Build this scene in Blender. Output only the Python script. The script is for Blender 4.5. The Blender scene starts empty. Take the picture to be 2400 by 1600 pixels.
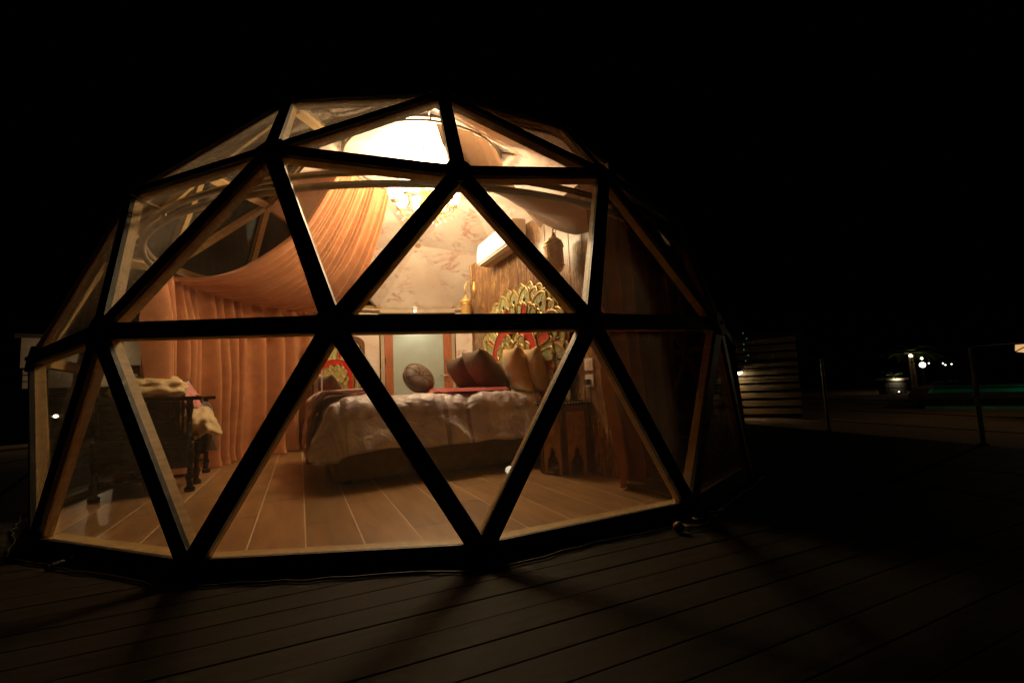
import bpy, bmesh, math, random
from mathutils import Vector, Matrix, Euler, noise
from math import sin, cos, pi, radians, hypot, atan2

random.seed(7)
S = bpy.context.scene
COL = S.collection
R = 3.2                       # dome radius
ZC = 0.1653 * R               # height of the sphere centre above the base ring
ROT = 3.8716                  # dome turn about its axis, degrees
U = Vector((0.969, 0.2487, 0)).normalized()     # across the room, toward the bed head
V = Vector((-0.2487, 0.969, 0)).normalized()    # along the timber wall, away from the deck
DECK_Z = -0.046
GROUND_Z = -0.55

# ------------------------------------------------------------------ camera
cam = bpy.data.cameras.new('camera')
cam.lens = 36 * 1096.59 / 2400
cam.sensor_width = 36
cam.clip_end = 600
cam.clip_start = 0.05
co = bpy.data.objects.new('camera', cam)
COL.objects.link(co)
yaw, pit, rol = 0.1766, 0.0936, -0.0451
fw = Vector((sin(yaw) * cos(pit), cos(yaw) * cos(pit), sin(pit)))
rt = Vector((cos(yaw), -sin(yaw), 0))
up = rt.cross(fw)
rt2 = rt * cos(rol) + up * sin(rol)
up2 = -rt * sin(rol) + up * cos(rol)
m = Matrix((rt2, up2, -fw)).transposed().to_4x4()
m.translation = Vector((0, -1.6835 * R, 0.0722 * R + ZC))
co.matrix_world = m
S.camera = co

# ------------------------------------------------------------------ night sky, faint moonlight, exposure
world = bpy.data.worlds.new('World')
S.world = world
world.use_nodes = True
wn = world.node_tree
bg = wn.nodes['Background']
sky = wn.nodes.new('ShaderNodeTexSky')
sky.sky_type = 'NISHITA'
sky.sun_disc = False
sky.sun_elevation = radians(-6)
sky.sun_rotation = radians(200)
wn.links.new(sky.outputs[0], bg.inputs['Color'])
bg.inputs['Strength'].default_value = 0.0012
moon = bpy.data.lights.new('moon', 'SUN')
moon.energy = 0.0006
moon.angle = radians(0.5)
moon.color = (0.75, 0.85, 1)
mo = bpy.data.objects.new('moon', moon)
mo.rotation_euler = (radians(50), 0, radians(-30))
COL.objects.link(mo)
S.view_settings.view_transform = 'Standard'
S.view_settings.look = 'None'
S.view_settings.exposure = 0.0
S.view_settings.gamma = 1
S.render.engine = 'CYCLES'
S.cycles.use_denoising = True
S.cycles.denoising_prefilter = 'ACCURATE'
S.cycles.max_bounces = 10
S.cycles.diffuse_bounces = 5
S.cycles.glossy_bounces = 5
S.cycles.transparent_max_bounces = 24
S.cycles.sample_clamp_indirect = 2
S.cycles.caustics_reflective = False
S.cycles.caustics_refractive = False
LAMP = (1.0, 0.73, 0.41)      # warm bulbs

# ------------------------------------------------------------------ materials
def nodes(name):
    m = bpy.data.materials.new(name)
    m.use_nodes = True
    nt = m.node_tree
    return m, nt, nt.nodes['Principled BSDF'], nt.nodes['Material Output']

def pm(name, col, rough=0.6, metal=0.0, scale=6.0, var=0.25, bump=0.0, bscale=None, stretch=(1, 1, 1), detail=5, col2=None, sheen=0, coat=0, gen=False, spec=None, rv=0.1):
    m, nt, b, o = nodes(name)
    N, L = nt.nodes, nt.links
    tc = N.new('ShaderNodeTexCoord')
    mp = N.new('ShaderNodeMapping')
    mp.inputs['Scale'].default_value = stretch
    L.new(tc.outputs['Object'], mp.inputs[0])
    nz = N.new('ShaderNodeTexNoise')
    nz.inputs['Scale'].default_value = scale
    nz.inputs['Detail'].default_value = detail
    L.new(mp.outputs[0], nz.inputs['Vector'])
    cr = N.new('ShaderNodeValToRGB')
    a = [max(0, c * (1 - var)) for c in col]
    c2 = col2 or [min(1, c * (1 + var)) for c in col]
    cr.color_ramp.elements[0].position = 0.3
    cr.color_ramp.elements[1].position = 0.7
    cr.color_ramp.elements[0].color = (*a, 1)
    cr.color_ramp.elements[1].color = (*c2, 1)
    L.new(nz.outputs[0], cr.inputs[0])
    # each piece gets its own slight tone
    oi = N.new('ShaderNodeObjectInfo')
    hs = N.new('ShaderNodeHueSaturation')
    mr = N.new('ShaderNodeMapRange')
    mr.inputs[3].default_value = 1 - rv
    mr.inputs[4].default_value = 1 + rv
    L.new(oi.outputs['Random'], mr.inputs[0])
    L.new(mr.outputs[0], hs.inputs['Value'])
    L.new(cr.outputs[0], hs.inputs['Color'])
    L.new(hs.outputs[0], b.inputs['Base Color'])
    b.inputs['Roughness'].default_value = rough
    b.inputs['Metallic'].default_value = metal
    if spec is not None:
        b.inputs['Specular IOR Level'].default_value = spec
    if sheen:
        b.inputs['Sheen Weight'].default_value = sheen
    if coat:
        b.inputs['Coat Weight'].default_value = coat
        b.inputs['Coat Roughness'].default_value = 0.12
    if bump:
        n2 = N.new('ShaderNodeTexNoise')
        n2.inputs['Scale'].default_value = bscale or scale * 4
        n2.inputs['Detail'].default_value = 4
        L.new(mp.outputs[0], n2.inputs['Vector'])
        bp = N.new('ShaderNodeBump')
        bp.inputs['Strength'].default_value = bump
        bp.inputs['Distance'].default_value = 0.02
        L.new(n2.outputs[0], bp.inputs['Height'])
        L.new(bp.outputs[0], b.inputs['Normal'])
    return m

def cloth(name, col, transl=0.12, scale=30, var=0.18, bump=0.15, stretch=(1, 1, 1), sheen=0.3, rough=0.85):
    m = pm(name, col, rough, 0, scale, var, bump, scale * 8, stretch, sheen=sheen)
    nt = m.node_tree
    N, L = nt.nodes, nt.links
    b = N['Principled BSDF']
    o = N['Material Output']
    t = N.new('ShaderNodeBsdfTranslucent')
    t.inputs['Color'].default_value = (*[min(1, c * 1.3) for c in col], 1)
    mx = N.new('ShaderNodeMixShader')
    mx.inputs[0].default_value = transl
    L.new(b.outputs[0], mx.inputs[1])
    L.new(t.outputs[0], mx.inputs[2])
    L.new(mx.outputs[0], o.inputs['Surface'])
    return m

def emit(name, col, strength):
    m, nt, b, o = nodes(name)
    b.inputs['Base Color'].default_value = (*col, 1)
    b.inputs['Emission Color'].default_value = (*col, 1)
    b.inputs['Emission Strength'].default_value = strength
    m.cycles.emission_sampling = 'NONE'      # the lamp objects beside them carry the light
    return m

def glass_mat(name, dust=0.011, base=0.05, tint=(0.97, 0.97, 0.96)):
    m, nt, b, o = nodes(name)
    N, L = nt.nodes, nt.links
    N.remove(b)
    tr = N.new('ShaderNodeBsdfTransparent')
    tr.inputs[0].default_value = (*tint, 1)
    gl = N.new('ShaderNodeBsdfGlossy')
    gl.inputs['Roughness'].default_value = 0.02
    lw = N.new('ShaderNodeLayerWeight')
    lw.inputs['Blend'].default_value = 0.5
    pw = N.new('ShaderNodeMath'); pw.operation = 'POWER'; pw.inputs[1].default_value = 5
    L.new(lw.outputs['Facing'], pw.inputs[0])
    ma = N.new('ShaderNodeMath'); ma.operation = 'MULTIPLY_ADD'
    ma.inputs[1].default_value = 0.9 - base
    ma.inputs[2].default_value = base
    L.new(pw.outputs[0], ma.inputs[0])
    mx = N.new('ShaderNodeMixShader')
    L.new(ma.outputs[0], mx.inputs[0])
    L.new(tr.outputs[0], mx.inputs[1])
    L.new(gl.outputs[0], mx.inputs[2])
    # a thin film of desert dust
    df = N.new('ShaderNodeBsdfTranslucent')
    df.inputs[0].default_value = (0.75, 0.68, 0.55, 1)
    tc = N.new('ShaderNodeTexCoord')
    nz = N.new('ShaderNodeTexNoise'); nz.inputs['Scale'].default_value = 2.2; nz.inputs['Detail'].default_value = 6
    L.new(tc.outputs['Object'], nz.inputs['Vector'])
    mr = N.new('ShaderNodeMapRange')
    mr.inputs[1].default_value = 0.3; mr.inputs[2].default_value = 0.75
    mr.inputs[3].default_value = dust * 0.5; mr.inputs[4].default_value = dust * 1.5
    L.new(nz.outputs[0], mr.inputs[0])
    m2 = N.new('ShaderNodeMixShader')
    L.new(mr.outputs[0], m2.inputs[0])
    L.new(mx.outputs[0], m2.inputs[1])
    L.new(df.outputs[0], m2.inputs[2])
    L.new(m2.outputs[0], o.inputs['Surface'])
    return m

def marble_mat():
    m, nt, b, o = nodes('pink_marble')
    N, L = nt.nodes, nt.links
    tc = N.new('ShaderNodeTexCoord')
    oi = N.new('ShaderNodeObjectInfo')
    ad = N.new('ShaderNodeVectorMath'); ad.operation = 'ADD'
    sc = N.new('ShaderNodeVectorMath'); sc.operation = 'SCALE'
    cb = N.new('ShaderNodeCombineXYZ')
    for i in range(3):
        L.new(oi.outputs['Random'], cb.inputs[i])
    L.new(cb.outputs[0], sc.inputs[0]); sc.inputs['Scale'].default_value = 13
    L.new(tc.outputs['Object'], ad.inputs[0]); L.new(sc.outputs[0], ad.inputs[1])
    # cloudy base
    n1 = N.new('ShaderNodeTexNoise'); n1.inputs['Scale'].default_value = 1.6; n1.inputs['Detail'].default_value = 6
    L.new(ad.outputs[0], n1.inputs['Vector'])
    c1 = N.new('ShaderNodeValToRGB')
    c1.color_ramp.elements[0].position = 0.35; c1.color_ramp.elements[0].color = (0.68, 0.56, 0.48, 1)
    c1.color_ramp.elements[1].position = 0.68; c1.color_ramp.elements[1].color = (0.84, 0.76, 0.68, 1)
    L.new(n1.outputs[0], c1.inputs[0])
    # broken reddish veins lying mostly across
    mp = N.new('ShaderNodeMapping'); mp.inputs['Scale'].default_value = (1, 1, 2.6)
    L.new(ad.outputs[0], mp.inputs[0])
    n2 = N.new('ShaderNodeTexNoise'); n2.inputs['Scale'].default_value = 1.7; n2.inputs['Detail'].default_value = 12; n2.inputs['Roughness'].default_value = 0.68; n2.inputs['Distortion'].default_value = 0.5
    L.new(mp.outputs[0], n2.inputs['Vector'])
    su = N.new('ShaderNodeMath'); su.operation = 'SUBTRACT'; su.inputs[1].default_value = 0.5
    ab = N.new('ShaderNodeMath'); ab.operation = 'ABSOLUTE'
    L.new(n2.outputs[0], su.inputs[0]); L.new(su.outputs[0], ab.inputs[0])
    vr = N.new('ShaderNodeMapRange'); vr.inputs[1].default_value = 0.0; vr.inputs[2].default_value = 0.026; vr.inputs[3].default_value = 1; vr.inputs[4].default_value = 0
    L.new(ab.outputs[0], vr.inputs[0])
    n3 = N.new('ShaderNodeTexNoise'); n3.inputs['Scale'].default_value = 2.8; n3.inputs['Detail'].default_value = 3
    L.new(ad.outputs[0], n3.inputs['Vector'])
    mk = N.new('ShaderNodeMapRange'); mk.inputs[1].default_value = 0.46; mk.inputs[2].default_value = 0.62
    L.new(n3.outputs[0], mk.inputs[0])
    mu = N.new('ShaderNodeMath'); mu.operation = 'MULTIPLY'
    L.new(vr.outputs[0], mu.inputs[0]); L.new(mk.outputs[0], mu.inputs[1])
    mv = N.new('ShaderNodeMath'); mv.operation = 'MULTIPLY'; mv.inputs[1].default_value = 0.9
    L.new(mu.outputs[0], mv.inputs[0])
    mx = N.new('ShaderNodeMixRGB')
    mx.inputs[2].default_value = (0.44, 0.18, 0.13, 1)
    L.new(mv.outputs[0], mx.inputs[0]); L.new(c1.outputs[0], mx.inputs[1])
    # soft rusty blots
    n4 = N.new('ShaderNodeTexNoise'); n4.inputs['Scale'].default_value = 3.4; n4.inputs['Detail'].default_value = 5
    L.new(mp.outputs[0], n4.inputs['Vector'])
    k4 = N.new('ShaderNodeMapRange'); k4.inputs[1].default_value = 0.56; k4.inputs[2].default_value = 0.72; k4.inputs[4].default_value = 0.35
    L.new(n4.outputs[0], k4.inputs[0])
    m4 = N.new('ShaderNodeMixRGB'); m4.inputs[2].default_value = (0.70, 0.40, 0.31, 1)
    L.new(k4.outputs[0], m4.inputs[0]); L.new(mx.outputs[0], m4.inputs[1])
    L.new(m4.outputs[0], b.inputs['Base Color'])
    b.inputs['Roughness'].default_value = 0.38
    return m

def plank_mat():
    m, nt, b, o = nodes('reed_wood')
    N, L = nt.nodes, nt.links
    tc = N.new('ShaderNodeTexCoord')
    oi = N.new('ShaderNodeObjectInfo')
    cb = N.new('ShaderNodeCombineXYZ')
    for i in range(3):
        L.new(oi.outputs['Random'], cb.inputs[i])
    sc = N.new('ShaderNodeVectorMath'); sc.operation = 'SCALE'; sc.inputs['Scale'].default_value = 9
    L.new(cb.outputs[0], sc.inputs[0])
    ad = N.new('ShaderNodeVectorMath'); ad.operation = 'ADD'
    L.new(tc.outputs['Object'], ad.inputs[0]); L.new(sc.outputs[0], ad.inputs[1])
    mp = N.new('ShaderNodeMapping'); mp.inputs['Scale'].default_value = (9, 9, 0.9)
    L.new(ad.outputs[0], mp.inputs[0])
    n1 = N.new('ShaderNodeTexNoise'); n1.inputs['Scale'].default_value = 1.5; n1.inputs['Detail'].default_value = 7; n1.inputs['Distortion'].default_value = 0.5
    L.new(mp.outputs[0], n1.inputs['Vector'])
    c1 = N.new('ShaderNodeValToRGB')
    c1.color_ramp.elements[0].position = 0.3; c1.color_ramp.elements[0].color = (0.10, 0.045, 0.02, 1)
    c1.color_ramp.elements[1].position = 0.72; c1.color_ramp.elements[1].color = (0.27, 0.13, 0.06, 1)
    L.new(n1.outputs[0], c1.inputs[0])
    # thin gilded reed strokes
    mp2 = N.new('ShaderNodeMapping'); mp2.inputs['Scale'].default_value = (26, 26, 3.2); mp2.inputs['Rotation'].default_value = (0.12, 0.2, 0.05)
    L.new(ad.outputs[0], mp2.inputs[0])
    n2 = N.new('ShaderNodeTexNoise'); n2.inputs['Scale'].default_value = 1.0; n2.inputs['Detail'].default_value = 3; n2.inputs['Distortion'].default_value = 1.6
    L.new(mp2.outputs[0], n2.inputs['Vector'])
    su = N.new('ShaderNodeMath'); su.operation = 'SUBTRACT'; su.inputs[1].default_value = 0.5
    ab = N.new('ShaderNodeMath'); ab.operation = 'ABSOLUTE'
    L.new(n2.outputs[0], su.inputs[0]); L.new(su.outputs[0], ab.inputs[0])
    vr = N.new('ShaderNodeMapRange'); vr.inputs[1].default_value = 0.0; vr.inputs[2].default_value = 0.04; vr.inputs[3].default_value = 1; vr.inputs[4].default_value = 0
    L.new(ab.outputs[0], vr.inputs[0])
    n3 = N.new('ShaderNodeTexNoise'); n3.inputs['Scale'].default_value = 3.0; n3.inputs['Detail'].default_value = 2
    L.new(ad.outputs[0], n3.inputs['Vector'])
    k3 = N.new('ShaderNodeMapRange'); k3.inputs[1].default_value = 0.44; k3.inputs[2].default_value = 0.56
    L.new(n3.outputs[0], k3.inputs[0])
    mu = N.new('ShaderNodeMath'); mu.operation = 'MULTIPLY'
    L.new(vr.outputs[0], mu.inputs[0]); L.new(k3.outputs[0], mu.inputs[1])
    mx = N.new('ShaderNodeMixRGB'); mx.inputs[2].default_value = (0.75, 0.48, 0.16, 1)
    L.new(mu.outputs[0], mx.inputs[0]); L.new(c1.outputs[0], mx.inputs[1])
    L.new(mx.outputs[0], b.inputs['Base Color'])
    b.inputs['Roughness'].default_value = 0.32
    return m

def duvet_mat():
    m, nt, b, o = nodes('satin_duvet')
    N, L = nt.nodes, nt.links
    tc = N.new('ShaderNodeTexCoord')
    n1 = N.new('ShaderNodeTexNoise'); n1.inputs['Scale'].default_value = 2.6; n1.inputs['Detail'].default_value = 4; n1.inputs['Distortion'].default_value = 1.8
    L.new(tc.outputs['Object'], n1.inputs['Vector'])
    c1 = N.new('ShaderNodeValToRGB')
    e = c1.color_ramp.elements
    e[0].position = 0.3; e[0].color = (0.40, 0.36, 0.45, 1)
    e[1].position = 0.72; e[1].color = (0.72, 0.67, 0.74, 1)
    x = e.new(0.5); x.color = (0.56, 0.49, 0.57, 1)
    x = e.new(0.6); x.color = (0.64, 0.58, 0.50, 1)
    L.new(n1.outputs[0], c1.inputs[0])
    # two woven dark bands across the width
    sx = N.new('ShaderNodeSeparateXYZ'); L.new(tc.outputs['Object'], sx.inputs[0])
    last = c1.outputs[0]
    for at, w in ((0.93, 0.022), (1.14, 0.02)):
        s = N.new('ShaderNodeMath'); s.operation = 'SUBTRACT'; s.inputs[1].default_value = at
        a = N.new('ShaderNodeMath'); a.operation = 'ABSOLUTE'
        l = N.new('ShaderNodeMath'); l.operation = 'LESS_THAN'; l.inputs[1].default_value = w
        k = N.new('ShaderNodeMath'); k.operation = 'MULTIPLY'; k.inputs[1].default_value = 0.65
        L.new(sx.outputs[0], s.inputs[0]); L.new(s.outputs[0], a.inputs[0]); L.new(a.outputs[0], l.inputs[0]); L.new(l.outputs[0], k.inputs[0])
        mx = N.new('ShaderNodeMixRGB'); mx.inputs[2].default_value = (0.13, 0.10, 0.11, 1)
        L.new(k.outputs[0], mx.inputs[0]); L.new(last, mx.inputs[1]); last = mx.outputs[0]
    L.new(last, b.inputs['Base Color'])
    b.inputs['Roughness'].default_value = 0.42
    b.inputs['Sheen Weight'].default_value = 0.3
    n2 = N.new('ShaderNodeTexNoise'); n2.inputs['Scale'].default_value = 9; n2.inputs['Detail'].default_value = 6; n2.inputs['Distortion'].default_value = 0.8
    L.new(tc.outputs['Object'], n2.inputs['Vector'])
    bp = N.new('ShaderNodeBump'); bp.inputs['Strength'].default_value = 0.6; bp.inputs['Distance'].default_value = 0.04
    L.new(n2.outputs[0], bp.inputs['Height']); L.new(bp.outputs[0], b.inputs['Normal'])
    return m

def brass_mat():
    m = pm('pierced_brass', (0.60, 0.38, 0.13), 0.42, 0.25, 20, 0.3)
    nt = m.node_tree
    N, L = nt.nodes, nt.links
    b = N['Principled BSDF']
    tc = N.new('ShaderNodeTexCoord')
    vo = N.new('ShaderNodeTexVoronoi'); vo.inputs['Scale'].default_value = 62; vo.feature = 'SMOOTH_F1'
    L.new(tc.outputs['Object'], vo.inputs['Vector'])
    bp = N.new('ShaderNodeBump'); bp.inputs['Strength'].default_value = 0.8; bp.inputs['Distance'].default_value = 0.008
    L.new(vo.outputs['Distance'], bp.inputs['Height']); L.new(bp.outputs[0], b.inputs['Normal'])
    return m

M = {}
M['black'] = pm('black_paint', (0.012, 0.011, 0.010), 0.5, scale=12, var=0.4, bump=0.1)
M['timber'] = pm('pale_timber', (0.46, 0.31, 0.125), 0.5, scale=5, var=0.22, stretch=(1, 1, 8), bump=0.08)
M['glass'] = glass_mat('dusty_glass')
M['glass_up'] = glass_mat('dusty_sloped_glass', 0.05)
M['marble'] = marble_mat()
M['reed'] = plank_mat()
M['tile'] = pm('wood_look_tile', (0.26, 0.145, 0.06), 0.34, scale=2.2, var=0.32, stretch=(5, 0.8, 1), bump=0.05, bscale=30, rv=0.16)
M['grout'] = pm('pale_grout', (0.66, 0.55, 0.40), 0.8, scale=20, var=0.15)
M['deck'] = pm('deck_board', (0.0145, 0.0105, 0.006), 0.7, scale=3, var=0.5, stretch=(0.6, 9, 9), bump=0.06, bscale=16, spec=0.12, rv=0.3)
M['deckbase'] = pm('deck_dark_base', (0.012, 0.009, 0.006), 0.9)  # plain dark slab under the boards
M['sand'] = pm('sand', (0.30, 0.18, 0.09), 0.95, scale=0.6, var=0.25, bump=0.5, bscale=6)
M['terra'] = cloth('terracotta_velvet', (0.43, 0.165, 0.06), 0.08, 9, 0.14, 0.12)
M['terra_lined'] = cloth('terracotta_lined_velvet', (0.42, 0.145, 0.042), 0.012, 9, 0.14, 0.12)
M['swag'] = cloth('terracotta_satin', (0.50, 0.205, 0.08), 0.12, 9, 0.12, 0.05, rough=0.6)
M['brownswag'] = cloth('brown_voile', (0.40, 0.24, 0.14), 0.22, 6, 0.15, 0.05, rough=0.7)
M['light_blocker'] = cloth('brown_light_block', (0.16, 0.09, 0.05), 0.01, 6, 0.2, 0.1)
M['duvet'] = duvet_mat()
M['throw'] = cloth('rose_throw', (0.42, 0.22, 0.18), 0.02, 8, 0.2, 0.2)
M['red'] = cloth('red_blanket', (0.38, 0.014, 0.018), 0.02, 12, 0.15, 0.3)
M['redlac'] = pm('red_lacquer', (0.45, 0.025, 0.02), 0.35, scale=20, var=0.2)
M['gold'] = pm('old_gold', (0.52, 0.36, 0.13), 0.36, 0.45, 14, 0.25, 0.1)
M['green'] = pm('celadon_paint', (0.33, 0.36, 0.17), 0.5, 0.0, 25, 0.25, 0.25, 60)
M['dark'] = pm('dark_wood', (0.016, 0.008, 0.005), 0.25, scale=8, var=0.4, stretch=(1, 1, 4), spec=0.4)
M['walnut'] = pm('walnut', (0.10, 0.045, 0.02), 0.4, scale=6, var=0.3, stretch=(4, 4, 1))
M['doorwood'] = pm('red_door_wood', (0.34, 0.11, 0.045), 0.35, scale=5, var=0.2, stretch=(6, 6, 0.8))
M['carved'] = pm('carved_wood', (0.36, 0.19, 0.08), 0.55, scale=10, var=0.3, bump=0.3)
M['brass'] = brass_mat()
M['gilt'] = pm('polished_brass', (0.66, 0.44, 0.15), 0.32, 0.7, 20, 0.15)
M['steel'] = pm('brushed_steel', (0.70, 0.68, 0.64), 0.14, 1.0, 30, 0.1)
M['post'] = pm('satin_steel', (0.72, 0.70, 0.66), 0.32, 1.0, 30, 0.1)
M['ringmetal'] = pm('grey_track_metal', (0.34, 0.29, 0.22), 0.4, 0.6, 12, 0.2)
M['white'] = pm('white_plastic', (0.80, 0.79, 0.76), 0.35, scale=10, var=0.04)
M['cream'] = cloth('cream_fabric', (0.64, 0.50, 0.28), 0.02, 10, 0.15, 0.3)
M['tan'] = cloth('gold_satin', (0.58, 0.38, 0.17), 0.02, 6, 0.2, 0.15, rough=0.5)
M['brown'] = cloth('brown_satin', (0.085, 0.05, 0.03), 0.02, 8, 0.3, 0.2, rough=0.62, sheen=0.04)
M['pink'] = cloth('pink_cloth', (0.60, 0.25, 0.24), 0.02, 10, 0.12, 0.2)
M['blackcloth'] = cloth('black_cloth', (0.022, 0.02, 0.022), 0.0, 10, 0.3, 0.2)
M['frost'] = pm('frosted_glass', (0.42, 0.50, 0.46), 0.45, scale=3, var=0.08)
M['mirror'] = pm('mirror_silver', (0.86, 0.86, 0.83), 0.02, 1.0, 3, 0.03)
M['basecloth'] = cloth('bed_base_fabric', (0.17, 0.12, 0.08), 0.0, 12, 0.2, 0.2)
M['bulb'] = emit('lit_bulb', (1.0, 0.80, 0.48), 8)
M['shade'] = emit('glare_opal_glass', (1.0, 0.82, 0.54), 12)
M['crystal'] = pm('cut_crystal', (0.92, 0.88, 0.78), 0.06, 0.0, 8, 0.05)
M['crystal'].node_tree.nodes['Principled BSDF'].inputs['Transmission Weight'].default_value = 0.7
M['cable'] = pm('black_cable', (0.02, 0.018, 0.016), 0.5)
M['stone'] = pm('plaster', (0.45, 0.36, 0.26), 0.85, scale=3, var=0.15, bump=0.2)
M['slat'] = pm('slat_wood', (0.42, 0.30, 0.15), 0.6, scale=4, var=0.25, stretch=(0.8, 6, 6))
M['leaf'] = pm('palm_green', (0.07, 0.11, 0.03), 0.5, scale=10, var=0.4)
M['trunk'] = pm('palm_trunk', (0.13, 0.09, 0.05), 0.9, scale=12, var=0.4, bump=0.6)
M['night'] = pm('dark_facade', (0.05, 0.045, 0.04), 0.9)
M['water'] = pm('pool_water', (0.02, 0.16, 0.11), 0.05, scale=2, var=0.3, bump=0.6, bscale=3)
M['pooltile'] = pm('pool_tile', (0.10, 0.42, 0.30), 0.3, scale=6, var=0.2)

# ------------------------------------------------------------------ mesh helpers
class MB:
    def __init__(s):
        s.v, s.f, s.mi = [], [], []
    def add(s, vs, fs, mi=0):
        k = len(s.v)
        s.v += [tuple(p) for p in vs]
        s.f += [tuple(i + k for i in f) for f in fs]
        s.mi += [mi] * len(fs)
    def box(s, c, d, mi=0, rot=None):
        hx, hy, hz = d[0] / 2, d[1] / 2, d[2] / 2
        vs = [Vector((x, y, z)) for x in (-hx, hx) for y in (-hy, hy) for z in (-hz, hz)]
        if rot is not None:
            vs = [rot @ p for p in vs]
        c = Vector(c)
        s.add([p + c for p in vs], [(0, 1, 3, 2), (4, 6, 7, 5), (0, 4, 5, 1), (2, 3, 7, 6), (0, 2, 6, 4), (1, 5, 7, 3)], mi)
    def prism(s, poly, z0, z1, mi=0):
        n = len(poly)
        s.add([(x, y, z0) for x, y in poly] + [(x, y, z1) for x, y in poly],
              [tuple(range(n - 1, -1, -1)), tuple(range(n, 2 * n))] + [(i, (i + 1) % n, n + (i + 1) % n, n + i) for i in range(n)], mi)
    def tube(s, pts, r, n=8, mi=0, closed=False):
        pts = [Vector(p) for p in pts]
        K = len(pts)
        rr = r if isinstance(r, (list, tuple)) else [r] * K
        vs, fs = [], []
        prev = None
        for i, p in enumerate(pts):
            a = pts[(i - 1) % K] if (closed or i > 0) else p
            b = pts[(i + 1) % K] if (closed or i < K - 1) else p
            t = (b - a).normalized()
            if prev is None:
                h = Vector((0, 0, 1)) if abs(t.z) < 0.9 else Vector((1, 0, 0))
                x = t.cross(h).normalized()
            else:
                x = (prev - t * prev.dot(t)).normalized()
            prev = x
            y = t.cross(x)
            for j in range(n):
                q = 2 * pi * j / n
                vs.append(p + (x * cos(q) + y * sin(q)) * rr[i])
        for i in range(K if closed else K - 1):
            for j in range(n):
                i2 = (i + 1) % K
                fs.append((i * n + j, i * n + (j + 1) % n, i2 * n + (j + 1) % n, i2 * n + j))
        if not closed:
            fs.append(tuple(range(n - 1, -1, -1)))
            fs.append(tuple((K - 1) * n + j for j in range(n)))
        s.add(vs, fs, mi)
    def lathe(s, prof, c=(0, 0, 0), n=16, mi=0):
        K = len(prof)
        vs = [(c[0] + r * cos(2 * pi * j / n), c[1] + r * sin(2 * pi * j / n), c[2] + z) for r, z in prof for j in range(n)]
        fs = [(i * n + j, i * n + (j + 1) % n, (i + 1) * n + (j + 1) % n, (i + 1) * n + j) for i in range(K - 1) for j in range(n)]
        fs.append(tuple(range(n - 1, -1, -1)))
        fs.append(tuple((K - 1) * n + j for j in range(n)))
        s.add(vs, fs, mi)
    def grid(s, fn, nu, nv, mi=0):
        vs = [fn(i / nu, j / nv) for i in range(nu + 1) for j in range(nv + 1)]
        w = nv + 1
        fs = [(i * w + j, (i + 1) * w + j, (i + 1) * w + j + 1, i * w + j + 1) for i in range(nu) for j in range(nv)]
        s.add(vs, fs, mi)
    def ball(s, c, r, n=10, mi=0, sc=(1, 1, 1)):
        K = max(4, n // 2)
        prof = [(r * sin(pi * i / K), -r * cos(pi * i / K)) for i in range(K + 1)]
        prof[0] = (r * 0.02, -r); prof[-1] = (r * 0.02, r)
        k = len(s.v)
        s.lathe(prof, (0, 0, 0), n, mi)
        s.v[k:] = [(x * sc[0] + c[0], y * sc[1] + c[1], z * sc[2] + c[2]) for x, y, z in s.v[k:]]
    def mesh(s, name, mats, smooth=False, angle=None):
        me = bpy.data.meshes.new(name)
        me.from_pydata(s.v, [], s.f)
        for mt in (mats if isinstance(mats, (list, tuple)) else [mats]):
            me.materials.append(M[mt] if isinstance(mt, str) else mt)
        me.polygons.foreach_set('material_index', s.mi)
        if smooth:
            me.polygons.foreach_set('use_smooth', [True] * len(me.polygons))
        me.update()
        if angle is not None:
            me.set_sharp_from_angle(angle=radians(angle))
        return me
    def build(s, name, mats, parent=None, loc=None, rotz=0, smooth=False, angle=None, bevel=0):
        return place(name, s.mesh(name, mats, smooth or angle is not None, angle), parent, loc, rotz, bevel)

def place(name, me, parent=None, loc=None, rotz=0, bevel=0, mat=None):
    o = bpy.data.objects.new(name, me)
    COL.objects.link(o)
    if parent is not None:
        o.parent = parent
    if mat is not None:
        o.matrix_local = mat
    else:
        if loc is not None:
            o.location = loc
        o.rotation_euler.z = rotz
    if bevel:
        b = o.modifiers.new('bevel', 'BEVEL')
        b.width = bevel
        b.segments = 2
        b.limit_method = 'ANGLE'
    return o

def tag(o, label=None, cat=None, group=None, kind=None):
    if label: o['label'] = label
    if cat: o['category'] = cat
    if group: o['group'] = group
    if kind: o['kind'] = kind
    return o

def empty(name, loc=(0, 0, 0), rotz=0, mat=None):
    o = bpy.data.objects.new(name, None)
    o.empty_display_size = 0.1
    COL.objects.link(o)
    if mat is not None:
        o.matrix_world = mat
    else:
        o.location = loc
        o.rotation_euler.z = rotz
    return o

def sph(az, r, z):
    a = radians(az + ROT)
    return Vector((r * R * sin(a), -r * R * cos(a), ZC + z * R))

def pol(az, r, z=0):
    a = radians(az)
    return Vector((r * sin(a), -r * cos(a), z))

def clip(poly, conv):
    # clip polygon by a convex counter-clockwise polygon
    out = list(poly)
    n = len(conv)
    for i in range(n):
        ax, ay = conv[i]; bx, by = conv[(i + 1) % n]
        inp, out = out, []
        if not inp: break
        def side(p): return (bx - ax) * (p[1] - ay) - (by - ay) * (p[0] - ax)
        for j in range(len(inp)):
            p, q = inp[j - 1], inp[j]
            sp, sq = side(p), side(q)
            if (sp >= 0) != (sq >= 0):
                t = sp / (sp - sq)
                out.append((p[0] + (q[0] - p[0]) * t, p[1] + (q[1] - p[1]) * t))
            if sq >= 0:
                out.append(q)
    return out

def area(p):
    return 0.5 * sum(p[i - 1][0] * p[i][1] - p[i][0] * p[i - 1][1] for i in range(len(p)))

def nz(x, y=0.0, z=0.0):
    return noise.noise(Vector((x, y, z)))

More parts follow.
